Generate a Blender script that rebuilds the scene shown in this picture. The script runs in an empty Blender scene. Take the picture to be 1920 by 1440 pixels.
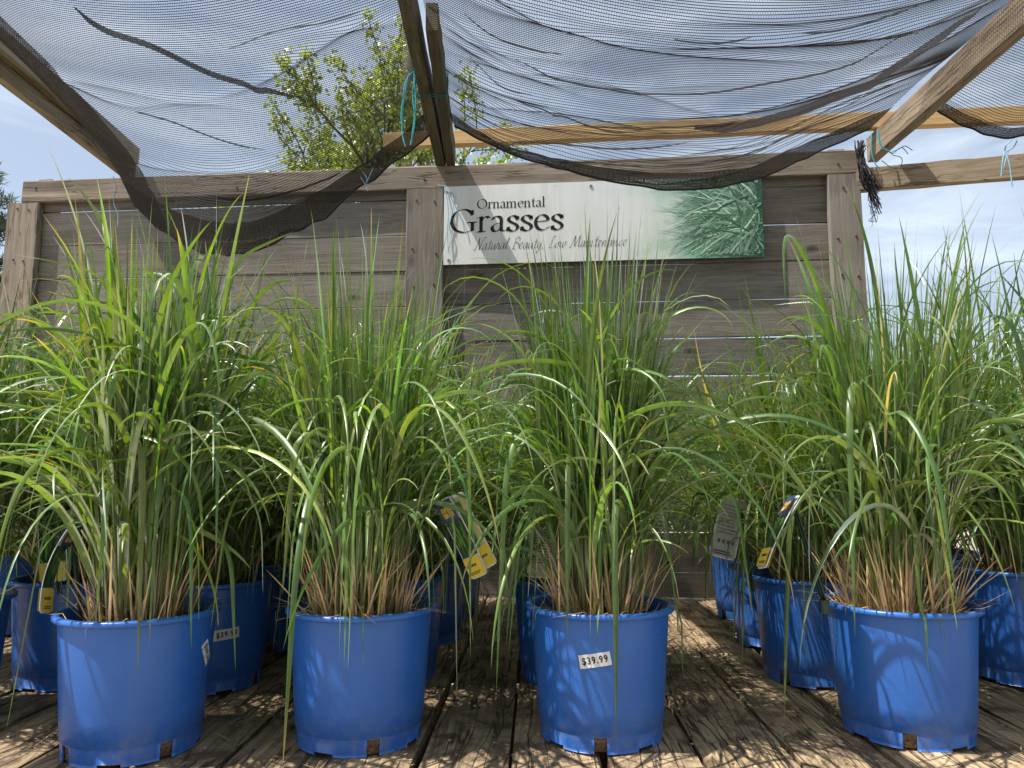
import bpy, math, random
import numpy as np
from mathutils import Vector, Matrix

R = math.radians
rng = np.random.default_rng(11)
random.seed(5)
sc = bpy.context.scene
COL = sc.collection

# ------------------------------------------------------------------ camera, sky, sun, exposure
CAM = Vector((0.0, 0.0, 0.615))
PITCH = R(7.0)
cd = bpy.data.cameras.new('camera')
cd.sensor_width = 36.0
cd.lens = 36.0 * 1400 / 1920
cd.clip_start = 0.05
cd.clip_end = 2000
cam = bpy.data.objects.new('camera', cd)
COL.objects.link(cam)
cam.location = CAM
cam.rotation_euler = (R(90) + PITCH, 0, 0)
sc.camera = cam

SUN_EL = R(62)
SUN_AZ = math.atan2(-0.97, -0.30)            # azimuth measured from +Y towards +X: from the left, a little from the front
w = bpy.data.worlds.new('World')
sc.world = w
w.use_nodes = True
nt = w.node_tree
nt.nodes.clear()
sky = nt.nodes.new('ShaderNodeTexSky')
sky.sky_type = 'NISHITA'
sky.sun_disc = False
sky.sun_elevation = SUN_EL
sky.sun_rotation = SUN_AZ
sky.air_density = 1.0
sky.dust_density = 2.2
sky.ozone_density = 1.0
# thin high cloud over the whole sky
tc = nt.nodes.new('ShaderNodeTexCoord')
mp = nt.nodes.new('ShaderNodeMapping')
mp.inputs['Scale'].default_value = (1.2, 1.2, 5.0)
nz = nt.nodes.new('ShaderNodeTexNoise')
nz.inputs['Scale'].default_value = 2.2
nz.inputs['Detail'].default_value = 7
nz.inputs['Roughness'].default_value = 0.6
nz.inputs['Distortion'].default_value = 0.5
rp = nt.nodes.new('ShaderNodeValToRGB')
rp.color_ramp.elements[0].position = 0.42
rp.color_ramp.elements[1].position = 0.80
rp.color_ramp.elements[0].color = (0.22, 0.22, 0.22, 1)
rp.color_ramp.elements[1].color = (0.75, 0.75, 0.75, 1)
mx = nt.nodes.new('ShaderNodeMix')
mx.data_type = 'RGBA'
mx.inputs[7].default_value = (8.4, 9.2, 10.0, 1)
bg = nt.nodes.new('ShaderNodeBackground')
bg.inputs['Strength'].default_value = 0.086
wo = nt.nodes.new('ShaderNodeOutputWorld')
L = nt.links.new
L(tc.outputs['Generated'], mp.inputs[0]); L(mp.outputs[0], nz.inputs['Vector']); L(nz.outputs[0], rp.inputs[0])
L(rp.outputs[0], mx.inputs[0]); L(sky.outputs[0], mx.inputs[6]); L(mx.outputs[2], bg.inputs[0]); L(bg.outputs[0], wo.inputs[0])

sd = bpy.data.lights.new('sun', 'SUN')
sd.energy = 5.0
sd.angle = R(0.55)
sd.color = (1.0, 0.94, 0.84)
sun = bpy.data.objects.new('sun', sd)
COL.objects.link(sun)
sdir = Vector((math.sin(SUN_AZ) * math.cos(SUN_EL), math.cos(SUN_AZ) * math.cos(SUN_EL), math.sin(SUN_EL)))
sun.rotation_euler = sdir.to_track_quat('Z', 'Y').to_euler()
sun.location = sdir * 30

sc.view_settings.view_transform = 'Standard'
sc.view_settings.look = 'None'
sc.view_settings.gamma = 1
sc.view_settings.use_curve_mapping = False
sc.view_settings.exposure = 0.80
sc.cycles.transparent_max_bounces = 16
sc.cycles.max_bounces = 5
sc.cycles.diffuse_bounces = 3

# ------------------------------------------------------------------ helpers
def at(px, py, Y):
    """point at distance Y along the ground direction seen at a pixel of the 1920x1440 photograph"""
    x, u = px - 960, 720 - py
    d = Vector((x, 1400 * math.cos(PITCH) - u * math.sin(PITCH), u * math.cos(PITCH) + 1400 * math.sin(PITCH)))
    return CAM + d * (Y / d.y)

def link(o, parent=None):
    COL.objects.link(o)
    if parent: o.parent = parent
    return o

def mesh(name, v, f, mat, parent=None, smooth=False, col=None, uv=None):
    me = bpy.data.meshes.new(name)
    v = np.asarray(v, dtype=np.float32)
    if isinstance(f, np.ndarray):
        n, k = f.shape
        me.vertices.add(len(v)); me.vertices.foreach_set('co', v.ravel())
        me.loops.add(n * k); me.loops.foreach_set('vertex_index', f.astype(np.int32).ravel())
        me.polygons.add(n)
        me.polygons.foreach_set('loop_start', np.arange(0, n * k, k, dtype=np.int32))
        me.update(calc_edges=True)
    else:
        me.from_pydata([tuple(map(float, q)) for q in v], [], f)
    if col is not None:
        a = me.attributes.new('Col', 'FLOAT_COLOR', 'POINT')
        c = np.ones((len(v), 4), dtype=np.float32); c[:, :3] = col
        a.data.foreach_set('color', c.ravel())
    if uv is not None:
        ul = me.uv_layers.new(name='UVMap')
        idx = np.empty(len(me.loops), dtype=np.int32); me.loops.foreach_get('vertex_index', idx)
        ul.data.foreach_set('uv', np.asarray(uv, dtype=np.float32)[idx].ravel())
    if smooth:
        me.polygons.foreach_set('use_smooth', np.ones(len(me.polygons), dtype=bool))
    me.update()
    if mat is not None:
        for m in (mat if isinstance(mat, (list, tuple)) else [mat]): me.materials.append(m)
    return link(bpy.data.objects.new(name, me), parent)

def empty(name, loc=(0, 0, 0), rz=0):
    o = bpy.data.objects.new(name, None)
    o.empty_display_size = 0.1
    o.location = loc; o.rotation_euler = (0, 0, rz)
    return link(o)

def tag(o, label=None, cat=None, group=None, kind=None):
    for k, x in (('label', label), ('category', cat), ('group', group), ('kind', kind)):
        if x: o[k] = x
    return o

def copy_tree(o, parent=None):
    c = o.copy(); link(c, parent)
    for ch in list(o.children): copy_tree(ch, c)
    return c

class NT:
    def __init__(s, name):
        s.m = bpy.data.materials.new(name); s.m.use_nodes = True
        s.t = s.m.node_tree; s.t.nodes.clear()
        s.out = s.n('ShaderNodeOutputMaterial')
    def n(s, typ, **kw):
        n = s.t.nodes.new(typ)
        for k, v in kw.items():
            if k.startswith('i_'):
                key = k[2:]; key = int(key) if key.isdigit() else key.replace('_', ' ')
                n.inputs[key].default_value = v
            else: setattr(n, k, v)
        return n
    def l(s, a, b): s.t.links.new(a, b)
    def ramp(s, stops):
        r = s.n('ShaderNodeValToRGB'); e = r.color_ramp.elements
        while len(e) < len(stops): e.new(0.5)
        for k, (p, c) in enumerate(stops):
            e[k].position = p; e[k].color = (*c, 1) if len(c) == 3 else c
        return r
    def mix(s, a, b, fac, mode='MIX'):
        m = s.n('ShaderNodeMix', data_type='RGBA', blend_type=mode)
        for x, i in ((fac, 0), (a, 6), (b, 7)):
            if hasattr(x, 'is_linked'): s.l(x, m.inputs[i])
            else: m.inputs[i].default_value = x if i == 0 else (*x, 1)
        return m.outputs[2]
    def math(s, op, a, b=0.5, c=None):
        m = s.n('ShaderNodeMath', operation=op)
        for i, x in enumerate((a, b, c)):
            if x is None: continue
            if hasattr(x, 'is_linked'): s.l(x, m.inputs[i])
            else: m.inputs[i].default_value = x
        return m.outputs[0]

def wood(name, dark, light, grey, bump=0.35, rough=0.85, fine=1.0, crack=0.0, worn=None):
    """sawn lumber, grain along the local X axis, each board shifted by its own random number"""
    s = NT(name)
    tc = s.n('ShaderNodeTexCoord'); oi = s.n('ShaderNodeObjectInfo')
    off = s.n('ShaderNodeCombineXYZ'); r = s.math('MULTIPLY', oi.outputs['Random'], 37.0)
    for i in range(3): s.l(r, off.inputs[i])
    add = s.n('ShaderNodeVectorMath', operation='ADD'); s.l(tc.outputs['Object'], add.inputs[0]); s.l(off.outputs[0], add.inputs[1])
    # slow wander of the grain
    m0 = s.n('ShaderNodeMapping'); m0.inputs['Scale'].default_value = (1.6, 5, 5); s.l(add.outputs[0], m0.inputs[0])
    wn = s.n('ShaderNodeTexNoise', i_Scale=1.0, i_Detail=2.0); s.l(m0.outputs[0], wn.inputs['Vector'])
    wv = s.n('ShaderNodeVectorMath', operation='SCALE'); wv.inputs['Scale'].default_value = 0.07; s.l(wn.outputs['Color'], wv.inputs[0])
    ad2 = s.n('ShaderNodeVectorMath', operation='ADD'); s.l(add.outputs[0], ad2.inputs[0]); s.l(wv.outputs[0], ad2.inputs[1])
    m1 = s.n('ShaderNodeMapping'); m1.inputs['Scale'].default_value = (2.2 * fine, 75 * fine, 75 * fine); s.l(ad2.outputs[0], m1.inputs[0])
    g1 = s.n('ShaderNodeTexNoise', i_Scale=1.0, i_Detail=6.0, i_Roughness=0.62); s.l(m1.outputs[0], g1.inputs['Vector'])
    m2 = s.n('ShaderNodeMapping'); m2.inputs['Scale'].default_value = (0.9, 13, 13); s.l(ad2.outputs[0], m2.inputs[0])
    g2 = s.n('ShaderNodeTexNoise', i_Scale=1.0, i_Detail=4.0); s.l(m2.outputs[0], g2.inputs['Vector'])
    sp = s.n('ShaderNodeTexNoise', i_Scale=3.0, i_Detail=5.0, i_Roughness=0.65); s.l(add.outputs[0], sp.inputs['Vector'])
    c1 = s.ramp([(0.30, dark), (0.68, light)]); s.l(g1.outputs[0], c1.inputs[0])
    c2 = s.ramp([(0.34, (0.62, 0.6, 0.58)), (0.66, (1.1, 1.08, 1.05))]); s.l(g2.outputs[0], c2.inputs[0])
    c = s.mix(c1.outputs[0], c2.outputs[0], 0.8, 'MULTIPLY')
    f = s.ramp([(0.40, (0, 0, 0)), (0.66, (0.75, 0.75, 0.75))]); s.l(sp.outputs[0], f.inputs[0])
    c = s.mix(c, grey, f.outputs[0])
    # knots: dark cores with a ring, met where the board cuts through them
    mk = s.n('ShaderNodeMapping'); mk.inputs['Scale'].default_value = (3.2, 6.5, 6.5); s.l(ad2.outputs[0], mk.inputs[0])
    vk = s.n('ShaderNodeTexVoronoi', i_Scale=1.0); s.l(mk.outputs[0], vk.inputs['Vector'])
    kk = s.ramp([(0.0, (0.9, 0.9, 0.9)), (0.07, (0.75, 0.75, 0.75)), (0.085, (0.25, 0.25, 0.25)), (0.10, (0.45, 0.45, 0.45)), (0.15, (0, 0, 0))]); s.l(vk.outputs['Distance'], kk.inputs[0])
    c = s.mix(c, tuple(x * .42 for x in dark), kk.outputs[0])
    # board to board value
    v = s.math('MULTIPLY_ADD', oi.outputs['Random'], 0.5, 0.74)
    hs = s.n('ShaderNodeHueSaturation'); s.l(v, hs.inputs['Value']); s.l(c, hs.inputs['Color']); c = hs.outputs[0]
    h = g1.outputs[0]
    if crack:
        m3 = s.n('ShaderNodeMapping'); m3.inputs['Scale'].default_value = (1.6, 26, 26); s.l(ad2.outputs[0], m3.inputs[0])
        k = s.n('ShaderNodeTexNoise', i_Scale=1.0, i_Detail=3.0, i_Roughness=0.5); s.l(m3.outputs[0], k.inputs['Vector'])
        d = s.math('ABSOLUTE', s.math('SUBTRACT', k.outputs[0], 0.5), 0)
        kr = s.ramp([(0.0, (0, 0, 0)), (0.022, (1, 1, 1))]); s.l(d, kr.inputs[0])
        c = s.mix((0.03, 0.024, 0.018), c, s.math('MAXIMUM', kr.outputs[0], 1 - crack))
        h = s.math('ADD', s.math('MULTIPLY', g1.outputs[0], 0.6), s.math('MULTIPLY', kr.outputs[0], 0.8))
    if worn:                                            # soil and rot ground into the surface, blotchy
        wn2 = s.n('ShaderNodeTexNoise', i_Scale=9.0, i_Detail=9.0, i_Roughness=0.75, i_Distortion=0.6); s.l(add.outputs[0], wn2.inputs['Vector'])
        wr = s.ramp([(0.47, (0, 0, 0)), (0.60, (0.85, 0.85, 0.85))]); s.l(wn2.outputs[0], wr.inputs[0])
        c = s.mix(c, worn, wr.outputs[0])
        h = s.math('ADD', h, s.math('MULTIPLY', wn2.outputs[0], 1.2))
    b = s.n('ShaderNodeBump', i_Strength=bump, i_Distance=0.004); s.l(h, b.inputs['Height'])
    p = s.n('ShaderNodeBsdfPrincipled', i_Roughness=rough); p.inputs['Specular IOR Level'].default_value = 0.25
    s.l(c, p.inputs['Base Color']); s.l(b.outputs[0], p.inputs['Normal']); s.l(p.outputs[0], s.out.inputs[0])
    return s.m

def plain(name, col, rough=0.6, spec=0.4, noise=0.0, nscale=40.0, bump=0.0, tint=None):
    s = NT(name)
    p = s.n('ShaderNodeBsdfPrincipled', i_Roughness=rough); p.inputs['Specular IOR Level'].default_value = spec
    if noise or bump:
        tc = s.n('ShaderNodeTexCoord')
        n = s.n('ShaderNodeTexNoise', i_Scale=nscale, i_Detail=5.0, i_Roughness=0.6); s.l(tc.outputs['Object'], n.inputs['Vector'])
        t = tint or tuple(x * (1 - noise) for x in col)
        r = s.ramp([(0.35, t), (0.65, col)]); s.l(n.outputs[0], r.inputs[0]); s.l(r.outputs[0], p.inputs['Base Color'])
        if bump:
            b = s.n('ShaderNodeBump', i_Strength=bump, i_Distance=0.004); s.l(n.outputs[0], b.inputs['Height']); s.l(b.outputs[0], p.inputs['Normal'])
    else: p.inputs['Base Color'].default_value = (*col, 1)
    s.l(p.outputs[0], s.out.inputs[0])
    return s.m

def leafmat(name, trans=0.42, gloss=0.48, rough=0.40, tgain=(3.9, 3.2, 0.5), desat=0.10):
    """thin leaf: coloured by the per-blade attribute, light passes through, waxy sheen"""
    s = NT(name)
    a = s.n('ShaderNodeAttribute', attribute_name='Col')
    tc = s.n('ShaderNodeTexCoord')
    n = s.n('ShaderNodeTexNoise', i_Scale=22.0, i_Detail=2.0); s.l(tc.outputs['Object'], n.inputs['Vector'])
    v = s.ramp([(0.3, (0.78, 0.78, 0.78)), (0.7, (1.15, 1.15, 1.15))]); s.l(n.outputs[0], v.inputs[0])
    c = s.mix(a.outputs['Color'], v.outputs[0], 1.0, 'MULTIPLY')
    bw = s.n('ShaderNodeRGBToBW'); s.l(c, bw.inputs[0])
    d = s.n('ShaderNodeBsdfDiffuse'); s.l(s.mix(s.mix(c, bw.outputs[0], desat), (1.1, 1.1, 1.1), 1.0, 'MULTIPLY'), d.inputs[0])
    t = s.n('ShaderNodeBsdfTranslucent'); s.l(s.mix(c, tgain, 1.0, 'MULTIPLY'), t.inputs[0])
    m = s.n('ShaderNodeMixShader'); m.inputs[0].default_value = trans
    s.l(d.outputs[0], m.inputs[1]); s.l(t.outputs[0], m.inputs[2])
    g = s.n('ShaderNodeBsdfGlossy', i_Roughness=rough); g.inputs[0].default_value = (0.9, 0.95, 0.85, 1)
    fr = s.n('ShaderNodeFresnel', i_IOR=1.5)
    m2 = s.n('ShaderNodeMixShader'); s.l(s.math('MULTIPLY_ADD', fr.outputs[0], gloss, 0.03), m2.inputs[0])
    s.l(m.outputs[0], m2.inputs[1]); s.l(g.outputs[0], m2.inputs[2]); s.l(m2.outputs[0], s.out.inputs[0])
    return s.m

def colmat(name, rough=0.7, spec=0.3):
    s = NT(name)
    a = s.n('ShaderNodeAttribute', attribute_name='Col')
    p = s.n('ShaderNodeBsdfPrincipled', i_Roughness=rough); p.inputs['Specular IOR Level'].default_value = spec
    s.l(a.outputs['Color'], p.inputs['Base Color']); s.l(p.outputs[0], s.out.inputs[0])
    return s.m

M = {}
M['fence'] = wood('weathered_fence_wood', (0.095, 0.084, 0.073), (0.25, 0.227, 0.20), (0.18, 0.17, 0.158), bump=0.4, fine=1.5)
M['trim'] = wood('weathered_trim_wood', (0.13, 0.105, 0.08), (0.36, 0.30, 0.24), (0.26, 0.225, 0.19), bump=0.5, fine=0.8, crack=0.5)
M['rafter'] = wood('rafter_wood', (0.12, 0.092, 0.065), (0.38, 0.30, 0.215), (0.27, 0.22, 0.165), bump=0.5, crack=0.5)
M['mossy'] = wood('mossy_rafter_wood', (0.05, 0.042, 0.028), (0.16, 0.13, 0.085), (0.085, 0.08, 0.05), bump=0.5, crack=0.4)
M['newwood'] = wood('yellow_lumber', (0.42, 0.25, 0.10), (0.62, 0.42, 0.20), (0.52, 0.36, 0.18), bump=0.2)
M['deck'] = wood('rotting_deck_wood', (0.10, 0.066, 0.037), (0.56, 0.42, 0.26), (0.34, 0.26, 0.17), bump=1.0, crack=0.9, fine=1.25, worn=(0.075, 0.052, 0.034))
M['pole'] = wood('pole_wood', (0.09, 0.075, 0.06), (0.22, 0.19, 0.16), (0.16, 0.145, 0.13))
M['soil'] = plain('soil_and_underdeck_dark', (0.045, 0.03, 0.02), 0.95, 0.1, 0.6, 90, 0.8)  # soil in the pots; also the dark colour standing in for shade below the deck
M['rootball'] = plain('root_ball', (0.30, 0.20, 0.12), 0.95, 0.1, 0.75, 130, 0.9)
M['leaf'] = leafmat('grass_leaf')
M['leaf_back'] = leafmat('grass_leaf_rear', trans=0.42, gloss=0.5)
M['straw'] = leafmat('dry_straw', trans=0.25, gloss=0.15, rough=0.5, tgain=(1.2, 1.1, 0.9))
M['tree_leaf'] = leafmat('tree_leaf', trans=0.55, gloss=0.15, rough=0.5, tgain=(1.8, 1.6, 0.9))
M['bark'] = plain('bark', (0.11, 0.09, 0.07), 0.9, 0.2, 0.5, 30, 0.6)
M['print'] = colmat('printed_ink', 0.35, 0.4)
M['ink'] = plain('black_ink', (0.012, 0.012, 0.014), 0.4, 0.3)
M['sticker'] = plain('price_sticker_paper', (0.72, 0.72, 0.72), 0.55, 0.3, 0.08, 60)
M['stake'] = plain('dark_green_plastic', (0.012, 0.035, 0.025), 0.4, 0.5, 0.3, 60)
M['grommet'] = plain('grommet_metal', (0.30, 0.29, 0.27), 0.35, 0.8)
M['twine'] = plain('teal_twine', (0.05, 0.42, 0.46), 0.7, 0.3, 0.3, 200)
M['twine_blue'] = plain('pale_blue_twine', (0.25, 0.46, 0.62), 0.7, 0.3, 0.3, 200)
M['twine_dark'] = plain('dark_teal_twine', (0.02, 0.13, 0.14), 0.8, 0.2)
M['blacknet'] = plain('black_net_strand', (0.018, 0.018, 0.022), 0.6, 0.3)
M['thread'] = plain('shade_cloth_thread', (0.035, 0.034, 0.036), 0.55, 0.4)
M['nail'] = plain('rusty_nail', (0.035, 0.025, 0.02), 0.6, 0.4)

# blue pot plastic: scuffs, dust towards the foot, faint moulding rings
s = NT('blue_pot_plastic')
tc = s.n('ShaderNodeTexCoord'); oi = s.n('ShaderNodeObjectInfo')
sep = s.n('ShaderNodeSeparateXYZ'); s.l(tc.outputs['Object'], sep.inputs[0])
n1 = s.n('ShaderNodeTexNoise', i_Scale=9.0, i_Detail=6.0, i_Roughness=0.65); s.l(tc.outputs['Object'], n1.inputs['Vector'])
n2 = s.n('ShaderNodeTexNoise', i_Scale=55.0, i_Detail=4.0, i_Roughness=0.7); s.l(tc.outputs['Object'], n2.inputs['Vector'])
mp = s.n('ShaderNodeMapping'); mp.inputs['Scale'].default_value = (14, 14, 160); s.l(tc.outputs['Object'], mp.inputs[0])
n3 = s.n('ShaderNodeTexNoise', i_Scale=1.0, i_Detail=3.0); s.l(mp.outputs[0], n3.inputs['Vector'])
base = s.ramp([(0.3, (0.022, 0.110, 0.40)), (0.7, (0.028, 0.130, 0.45))]); s.l(n1.outputs[0], base.inputs[0])
scr = s.ramp([(0.735, (0, 0, 0)), (0.80, (0.5, 0.5, 0.5))]); s.l(n3.outputs[0], scr.inputs[0])
c = s.mix(base.outputs[0], (0.16, 0.28, 0.55), scr.outputs[0])
low = s.ramp([(0.0, (1, 1, 1)), (0.055, (0.5, 0.5, 0.5)), (0.12, (0.04, 0.04, 0.04)), (0.3, (0, 0, 0))]); s.l(sep.outputs[2], low.inputs[0])
dm = s.ramp([(0.46, (0, 0, 0)), (0.70, (0.55, 0.55, 0.55))]); s.l(n2.outputs[0], dm.inputs[0])
c = s.mix(c, (0.20, 0.17, 0.14), s.math('MULTIPLY', dm.outputs[0], low.outputs[0]))
spk = s.n('ShaderNodeTexVoronoi', i_Scale=26.0); s.l(tc.outputs['Object'], spk.inputs['Vector'])
sr = s.ramp([(0.035, (0.7, 0.7, 0.7)), (0.055, (0, 0, 0))]); s.l(spk.outputs['Distance'], sr.inputs[0])
c = s.mix(c, (0.02, 0.03, 0.06), sr.outputs[0])
p = s.n('ShaderNodeBsdfPrincipled'); p.inputs['Specular IOR Level'].default_value = 0.5
rr = s.ramp([(0.3, (0.26, 0.26, 0.26)), (0.7, (0.40, 0.40, 0.40))]); s.l(n2.outputs[0], rr.inputs[0]); s.l(rr.outputs[0], p.inputs['Roughness'])
b = s.n('ShaderNodeBump', i_Strength=0.06, i_Distance=0.002); s.l(n2.outputs[0], b.inputs['Height']); s.l(b.outputs[0], p.inputs['Normal'])
s.l(c, p.inputs['Base Color']); s.l(p.outputs[0], s.out.inputs[0])
M['pot'] = s.m

# knitted filling between the thread rows of the shade cloth: fine zigzag yarn with open holes
def knit(name, cover, col=(0.04, 0.04, 0.045), pitch=0.0085):
    s = NT(name)
    uv = s.n('ShaderNodeUVMap'); uv.uv_map = 'UVMap'
    mp = s.n('ShaderNodeMapping'); mp.inputs['Scale'].default_value = (1 / pitch, 1 / pitch, 1); s.l(uv.outputs[0], mp.inputs[0])
    sp = s.n('ShaderNodeSeparateXYZ'); s.l(mp.outputs[0], sp.inputs[0])
    tri = s.math('PINGPONG', sp.outputs[1], 1.0)
    x = s.math('ADD', sp.outputs[0], s.math('MULTIPLY', tri, 0.5))
    fx = s.math('PINGPONG', x, 0.5)
    open_ = s.math('GREATER_THAN', fx, cover * 0.5)
    pr = s.n('ShaderNodeBsdfPrincipled', i_Roughness=0.8); pr.inputs['Specular IOR Level'].default_value = 0.12; pr.inputs['Base Color'].default_value = (*col, 1)
    tr = s.n('ShaderNodeBsdfTransparent')
    m = s.n('ShaderNodeMixShader'); s.l(open_, m.inputs[0]); s.l(pr.outputs[0], m.inputs[1]); s.l(tr.outputs[0], m.inputs[2])
    s.l(m.outputs[0], s.out.inputs[0])
    return s.m
M['knit'] = knit('shade_cloth_knit', 0.16)
M['hemknit'] = knit('shade_cloth_hem_knit', 0.80, (0.044, 0.039, 0.037), 0.0062)
M['fold'] = knit('shade_cloth_fold', 0.9, (0.022, 0.020, 0.020), 0.005)

# ------------------------------------------------------------------ generic builders
def lumber(name, Lx, Wy, Hz, mat, parent=None, loc=(0, 0, 0), rot=(0, 0, 0), segs=10, cham=0.004, jit=0.0012, wane=0.0):
    """one sawn piece, length on local X, chamfered and slightly uneven"""
    a, b = Wy / 2, Hz / 2; c = min(cham, a * .5, b * .5)
    prof = np.array([(-a + c, -b), (a - c, -b), (a, -b + c), (a, b - c), (a - c, b), (-a + c, b), (-a, b - c), (-a, -b + c)])
    xs = np.linspace(-Lx / 2, Lx / 2, segs + 1)
    v = np.zeros((segs + 1, 8, 3))
    v[:, :, 0] = xs[:, None]; v[:, :, 1:] = prof[None]
    v[:, :, 1:] += rng.normal(0, jit, (segs + 1, 8, 2))
    if wane: v[:, :, 1:] *= 1 + rng.uniform(-wane, wane, (segs + 1, 8, 1))
    f = []
    for i in range(segs):
        for k in range(8):
            k2 = (k + 1) % 8
            f.append((i * 8 + k, (i + 1) * 8 + k, (i + 1) * 8 + k2, i * 8 + k2))
    f.append(tuple(range(8))); f.append(tuple(segs * 8 + k for k in range(7, -1, -1)))
    o = mesh(name, v.reshape(-1, 3), f, mat, parent)
    o.location = loc; o.rotation_euler = rot
    return o

def tube_arrays(P, r, sides=5):
    """P (N,S,3) polylines, r scalar or (N,S): verts and quads of tubes"""
    P = np.asarray(P, float)
    if P.ndim == 2: P = P[None]
    N, S, _ = P.shape
    T = np.gradient(P, axis=1); T /= np.linalg.norm(T, axis=2, keepdims=True) + 1e-12
    ref = np.where(np.abs(T[..., 2:3]) > 0.9, np.array([1.0, 0, 0]), np.array([0, 0, 1.0]))
    A = np.cross(T, ref); A /= np.linalg.norm(A, axis=2, keepdims=True) + 1e-12
    B = np.cross(T, A)
    rr = np.broadcast_to(np.asarray(r, float), (N, S))[..., None, None] if np.ndim(r) else np.full((N, S, 1, 1), r)
    th = np.arange(sides) * 2 * np.pi / sides
    V = P[:, :, None] + rr * (np.cos(th)[None, None, :, None] * A[:, :, None] + np.sin(th)[None, None, :, None] * B[:, :, None])
    base = (np.arange(N)[:, None, None] * S + np.arange(S - 1)[None, :, None]) * sides
    k = np.arange(sides)[None, None]; k2 = (k + 1) % sides
    F = np.stack([base + k, base + sides + k, base + sides + k2, base + k2], -1).reshape(-1, 4)
    return V.reshape(-1, 3), F

def crom(pts, n):
    """Catmull-Rom through points, n samples"""
    P = np.asarray(pts, float)
    Q = np.vstack([2 * P[0] - P[1], P, 2 * P[-1] - P[-2]])
    t = np.linspace(0, len(P) - 1, n); i = np.minimum(t.astype(int), len(P) - 2); u = (t - i)[:, None]
    p0, p1, p2, p3 = Q[i], Q[i + 1], Q[i + 2], Q[i + 3]
    return 0.5 * (2 * p1 + (p2 - p0) * u + (2 * p0 - 5 * p1 + 4 * p2 - p3) * u ** 2 + (3 * p1 - p0 - 3 * p2 + p3) * u ** 3)

def cord(name, pts, r, mat, parent=None, n=40, sides=5):
    v, f = tube_arrays(crom(pts, n), r, sides)
    return mesh(name, v, f, mat, parent, smooth=True)

def merge(parts):
    vs, fs, cs, o = [], [], [], 0
    for q in parts:
        vs.append(q[0]); fs.append(q[1] + o); o += len(q[0])
        if len(q) > 2: cs.append(q[2])
    return np.vstack(vs), np.vstack(fs), (np.vstack(cs) if cs else None)

# ------------------------------------------------------------------ ground and deck
ys, xs = np.meshgrid(np.array([-600, -60, -10, 0, 1, 4, 12, 60, 600.]), np.array([-600, -60, -10, -3, 3, 10, 60, 600.]), indexing='ij')
gv = np.stack([xs.ravel(), ys.ravel(), np.full(xs.size, -0.62)], 1)
gf = [(i * 8 + j, i * 8 + j + 1, (i + 1) * 8 + j + 1, (i + 1) * 8 + j) for i in range(8) for j in range(7)]
tag(mesh('ground', gv, gf, plain('pale_gravel', (0.42, 0.38, 0.32), 0.95, 0.1, 0.45, 6.0, 0.5)), kind='structure')

tag(mesh('underdeck_dark_sheet', [(-3.7, 1.3, -.61), (3.7, 1.3, -.61), (3.7, 4.6, -.61), (-3.7, 4.6, -.61)], [(0, 1, 2, 3)], M['soil']), kind='structure')  # dark sheet added under the deck, standing in for shade in the plank gaps
deck = empty('deck', (0, 0, 0), R(-2.0)); tag(deck, kind='structure')
PW, GAP = 0.197, 0.012
D0, D1 = 1.46, 4.35
xk = -3.62; k = 0
while xk < 3.6:
    wdt = PW + rng.uniform(-.006, .006)
    nx, ny = 46, 5
    tt = np.linspace(0, 1, nx); X = D0 + rng.uniform(-.02, .02) + (D1 - D0) * tt
    yy = np.linspace(-.5, .5, ny)
    edge = np.cumsum(rng.normal(0, .0011, (nx, 2)), 0); edge -= edge.mean(0); edge = np.clip(edge, -.004, .004)
    V = np.zeros((nx, ny + 2, 3))
    cup = rng.uniform(-.002, .003)
    for j in range(ny):
        e = edge[:, 0] if j == 0 else (edge[:, 1] if j == ny - 1 else np.zeros(nx))
        V[:, j + 1] = np.stack([X - (D0 + D1) / 2, yy[j] * wdt + e, rng.normal(0, .0011, nx) + cup * (2 * yy[j]) ** 2 - (.005 + np.abs(rng.normal(0, .002, nx)) if j in (0, ny - 1) else 0)], 1)
    for j, jj in ((0, 1), (ny + 1, ny)):
        V[:, j] = V[:, jj]; V[:, j, 2] = -0.038
    f = [(i * (ny + 2) + j, (i + 1) * (ny + 2) + j, (i + 1) * (ny + 2) + j + 1, i * (ny + 2) + j + 1) for i in range(nx - 1) for j in range(ny + 1)]
    f += [tuple(range(ny + 1, -1, -1)), tuple((nx - 1) * (ny + 2) + j for j in range(ny + 2))]
    o = mesh('plank', V.reshape(-1, 3), f, M['deck'], deck)
    # local X along the plank, which runs away from the camera
    o.rotation_euler = (0, 0, R(90)); o.location = (xk + wdt / 2, (D0 + D1) / 2, -0.0015 * (k % 3))
    xk += wdt + GAP + rng.uniform(-.002, .004); k += 1
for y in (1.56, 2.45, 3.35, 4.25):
    lumber('joist', 7.3, .09, .19, M['soil'], deck, (0, y, -.17))  # joists coloured dark, shade between the planks put into their colour
lumber('fascia', 7.3, .038, .2, M['trim'], deck, (0, D0 - .045, -.11))
for x in (-3.2, -1.1, 1.1, 3.2):
    for y in (1.62, 4.18):
        lumber('support_post', .42, .1, .1, M['mossy'], deck, (x, y, -.43), (0, R(90), 0))

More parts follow.
